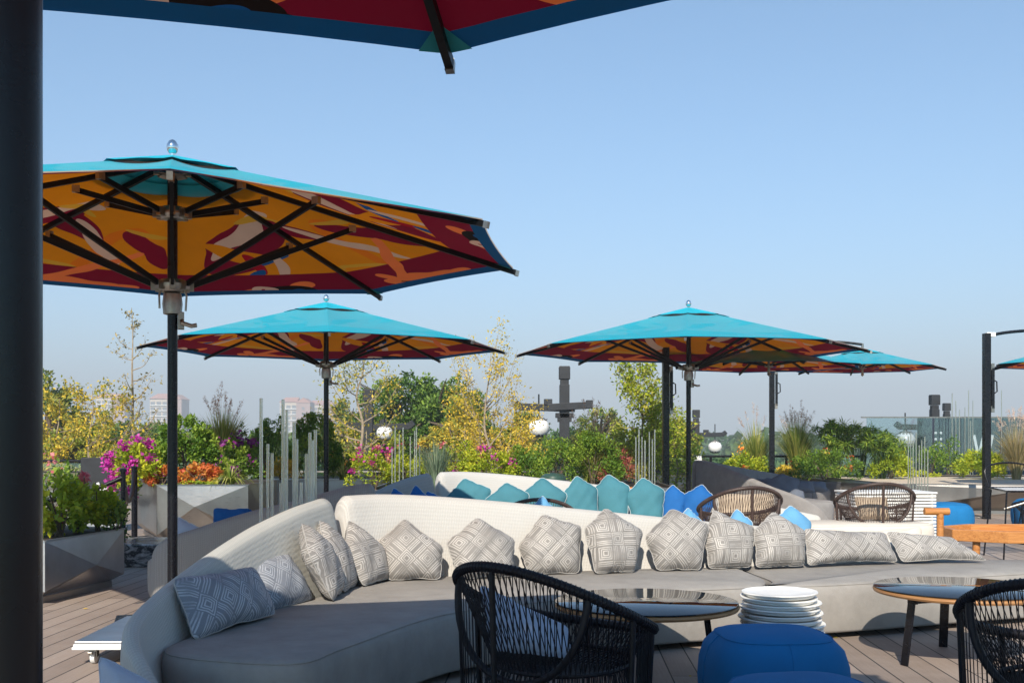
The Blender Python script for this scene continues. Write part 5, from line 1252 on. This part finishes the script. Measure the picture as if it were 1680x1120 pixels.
tw(800, 22, 575, 80, 'golden twiggy tree between the two middle parasols', 'yellow', 3000, .06, 205, limbs=24, start=.22, r0=.05, sub=8, mat2='yellow', jit=.07, asc=.9, rise=1.5, cone=.55)
tw(765, 22.5, 655, 60, 'smaller golden twiggy tree left of the tall golden one', 'yellow', 2200, .07, 206, limbs=18, start=.32, r0=.04, sub=5, mat2='olive', jit=.12, asc=.7, rise=.9)
tw(858, 22.3, 668, 60, 'low golden twiggy tree in front of the large globe lantern', 'yellow', 1900, .06, 207, limbs=14, start=.4, r0=.035, sub=4, jit=.10, asc=.6, rise=.9)
tw(1052, 19, 592, 52, 'airy yellow green tree with fresh leaves left of the square mast', 'lime', 4600, .07, 208, limbs=26, start=.42, r0=.045, sub=5, mat2='olive', jit=.08, asc=.6, rise=.7, cone=.55)
tw(1108, 20, 668, 36, 'smaller airy green tree between the mast and the parasol pole', 'lime', 1800, .065, 209, limbs=16, start=.45, r0=.035, sub=4, mat2='olive', jit=.12, asc=.6, rise=.7)
# distant wood reads as one mass
r_ = np.random.default_rng(9); n_ = 60000; X_ = r_.uniform(-330, 420, n_); Yy = r_.uniform(130, 560, n_); X_ = X_ * (Yy / 520) * 1.1
Zz = -7 + r_.uniform(0, 1, n_) ** .6 * (5.5 + 2.2 * np.sin(X_ * .07 + Yy * .03) + 1.5 * np.sin(X_ * .19)); P_ = np.stack([X_, Yy, Zz], 1)
o = leaves('distant_wood', P_, 1.7, L['dark'], None, .8, .2, 9); tag(o, 'far hazy tree cover beyond the terrace', 'trees', None, 'stuff')
b = MB(); rr = random.Random(2); prof = []
for i in range(80):
    x = -1500 + i * 40; prof.append((x, 20 + 7 * math.sin(i * .33) + 5 * math.sin(i * .9) + 3 * math.sin(i * 2.1)))
vs = []
for x, h in prof: vs += [(x, 2900, -7), (x, 3000, h - 7), (x, 3200, -7)]
fs = []
for i in range(79): a = i * 3; fs += [(a, a + 3, a + 4, a + 1), (a + 1, a + 4, a + 5, a + 2)]
b.add(vs, fs); o = b.build('hills', M['bark_dark'], None, True, 180); tag(o, kind='structure')

r_ = np.random.default_rng(31); P_ = np.stack([r_.uniform(-6, 6, 140), r_.uniform(4.5, 18, 140), np.full(140, .006)], 1)
o = leaves('fallen_leaves', P_, .035, L['yellow'], None, .6, 0, 9); o.scale = (1, 1, .25); o.location.z = .003; tag(o, 'small dry leaves scattered on the deck', 'fallen leaves', None, 'stuff')

# ---------------- haze ----------------
b = MB(); b.box((0, 1500, 70), (5400, 3900, 156)); hz = NT('haze_air'); hz.nt.nodes.remove(hz.b)
pv = hz.n('VolumePrincipled'); pv.inputs['Color'].default_value = (.72, .80, .88, 1); pv.inputs['Density'].default_value = .0013; pv.inputs['Anisotropy'].default_value = -.1
hz.l(pv.outputs[0], hz.out.inputs['Volume']); o = b.build('haze', hz.mat); tag(o, 'pale haze over the city', 'haze', None, 'stuff')
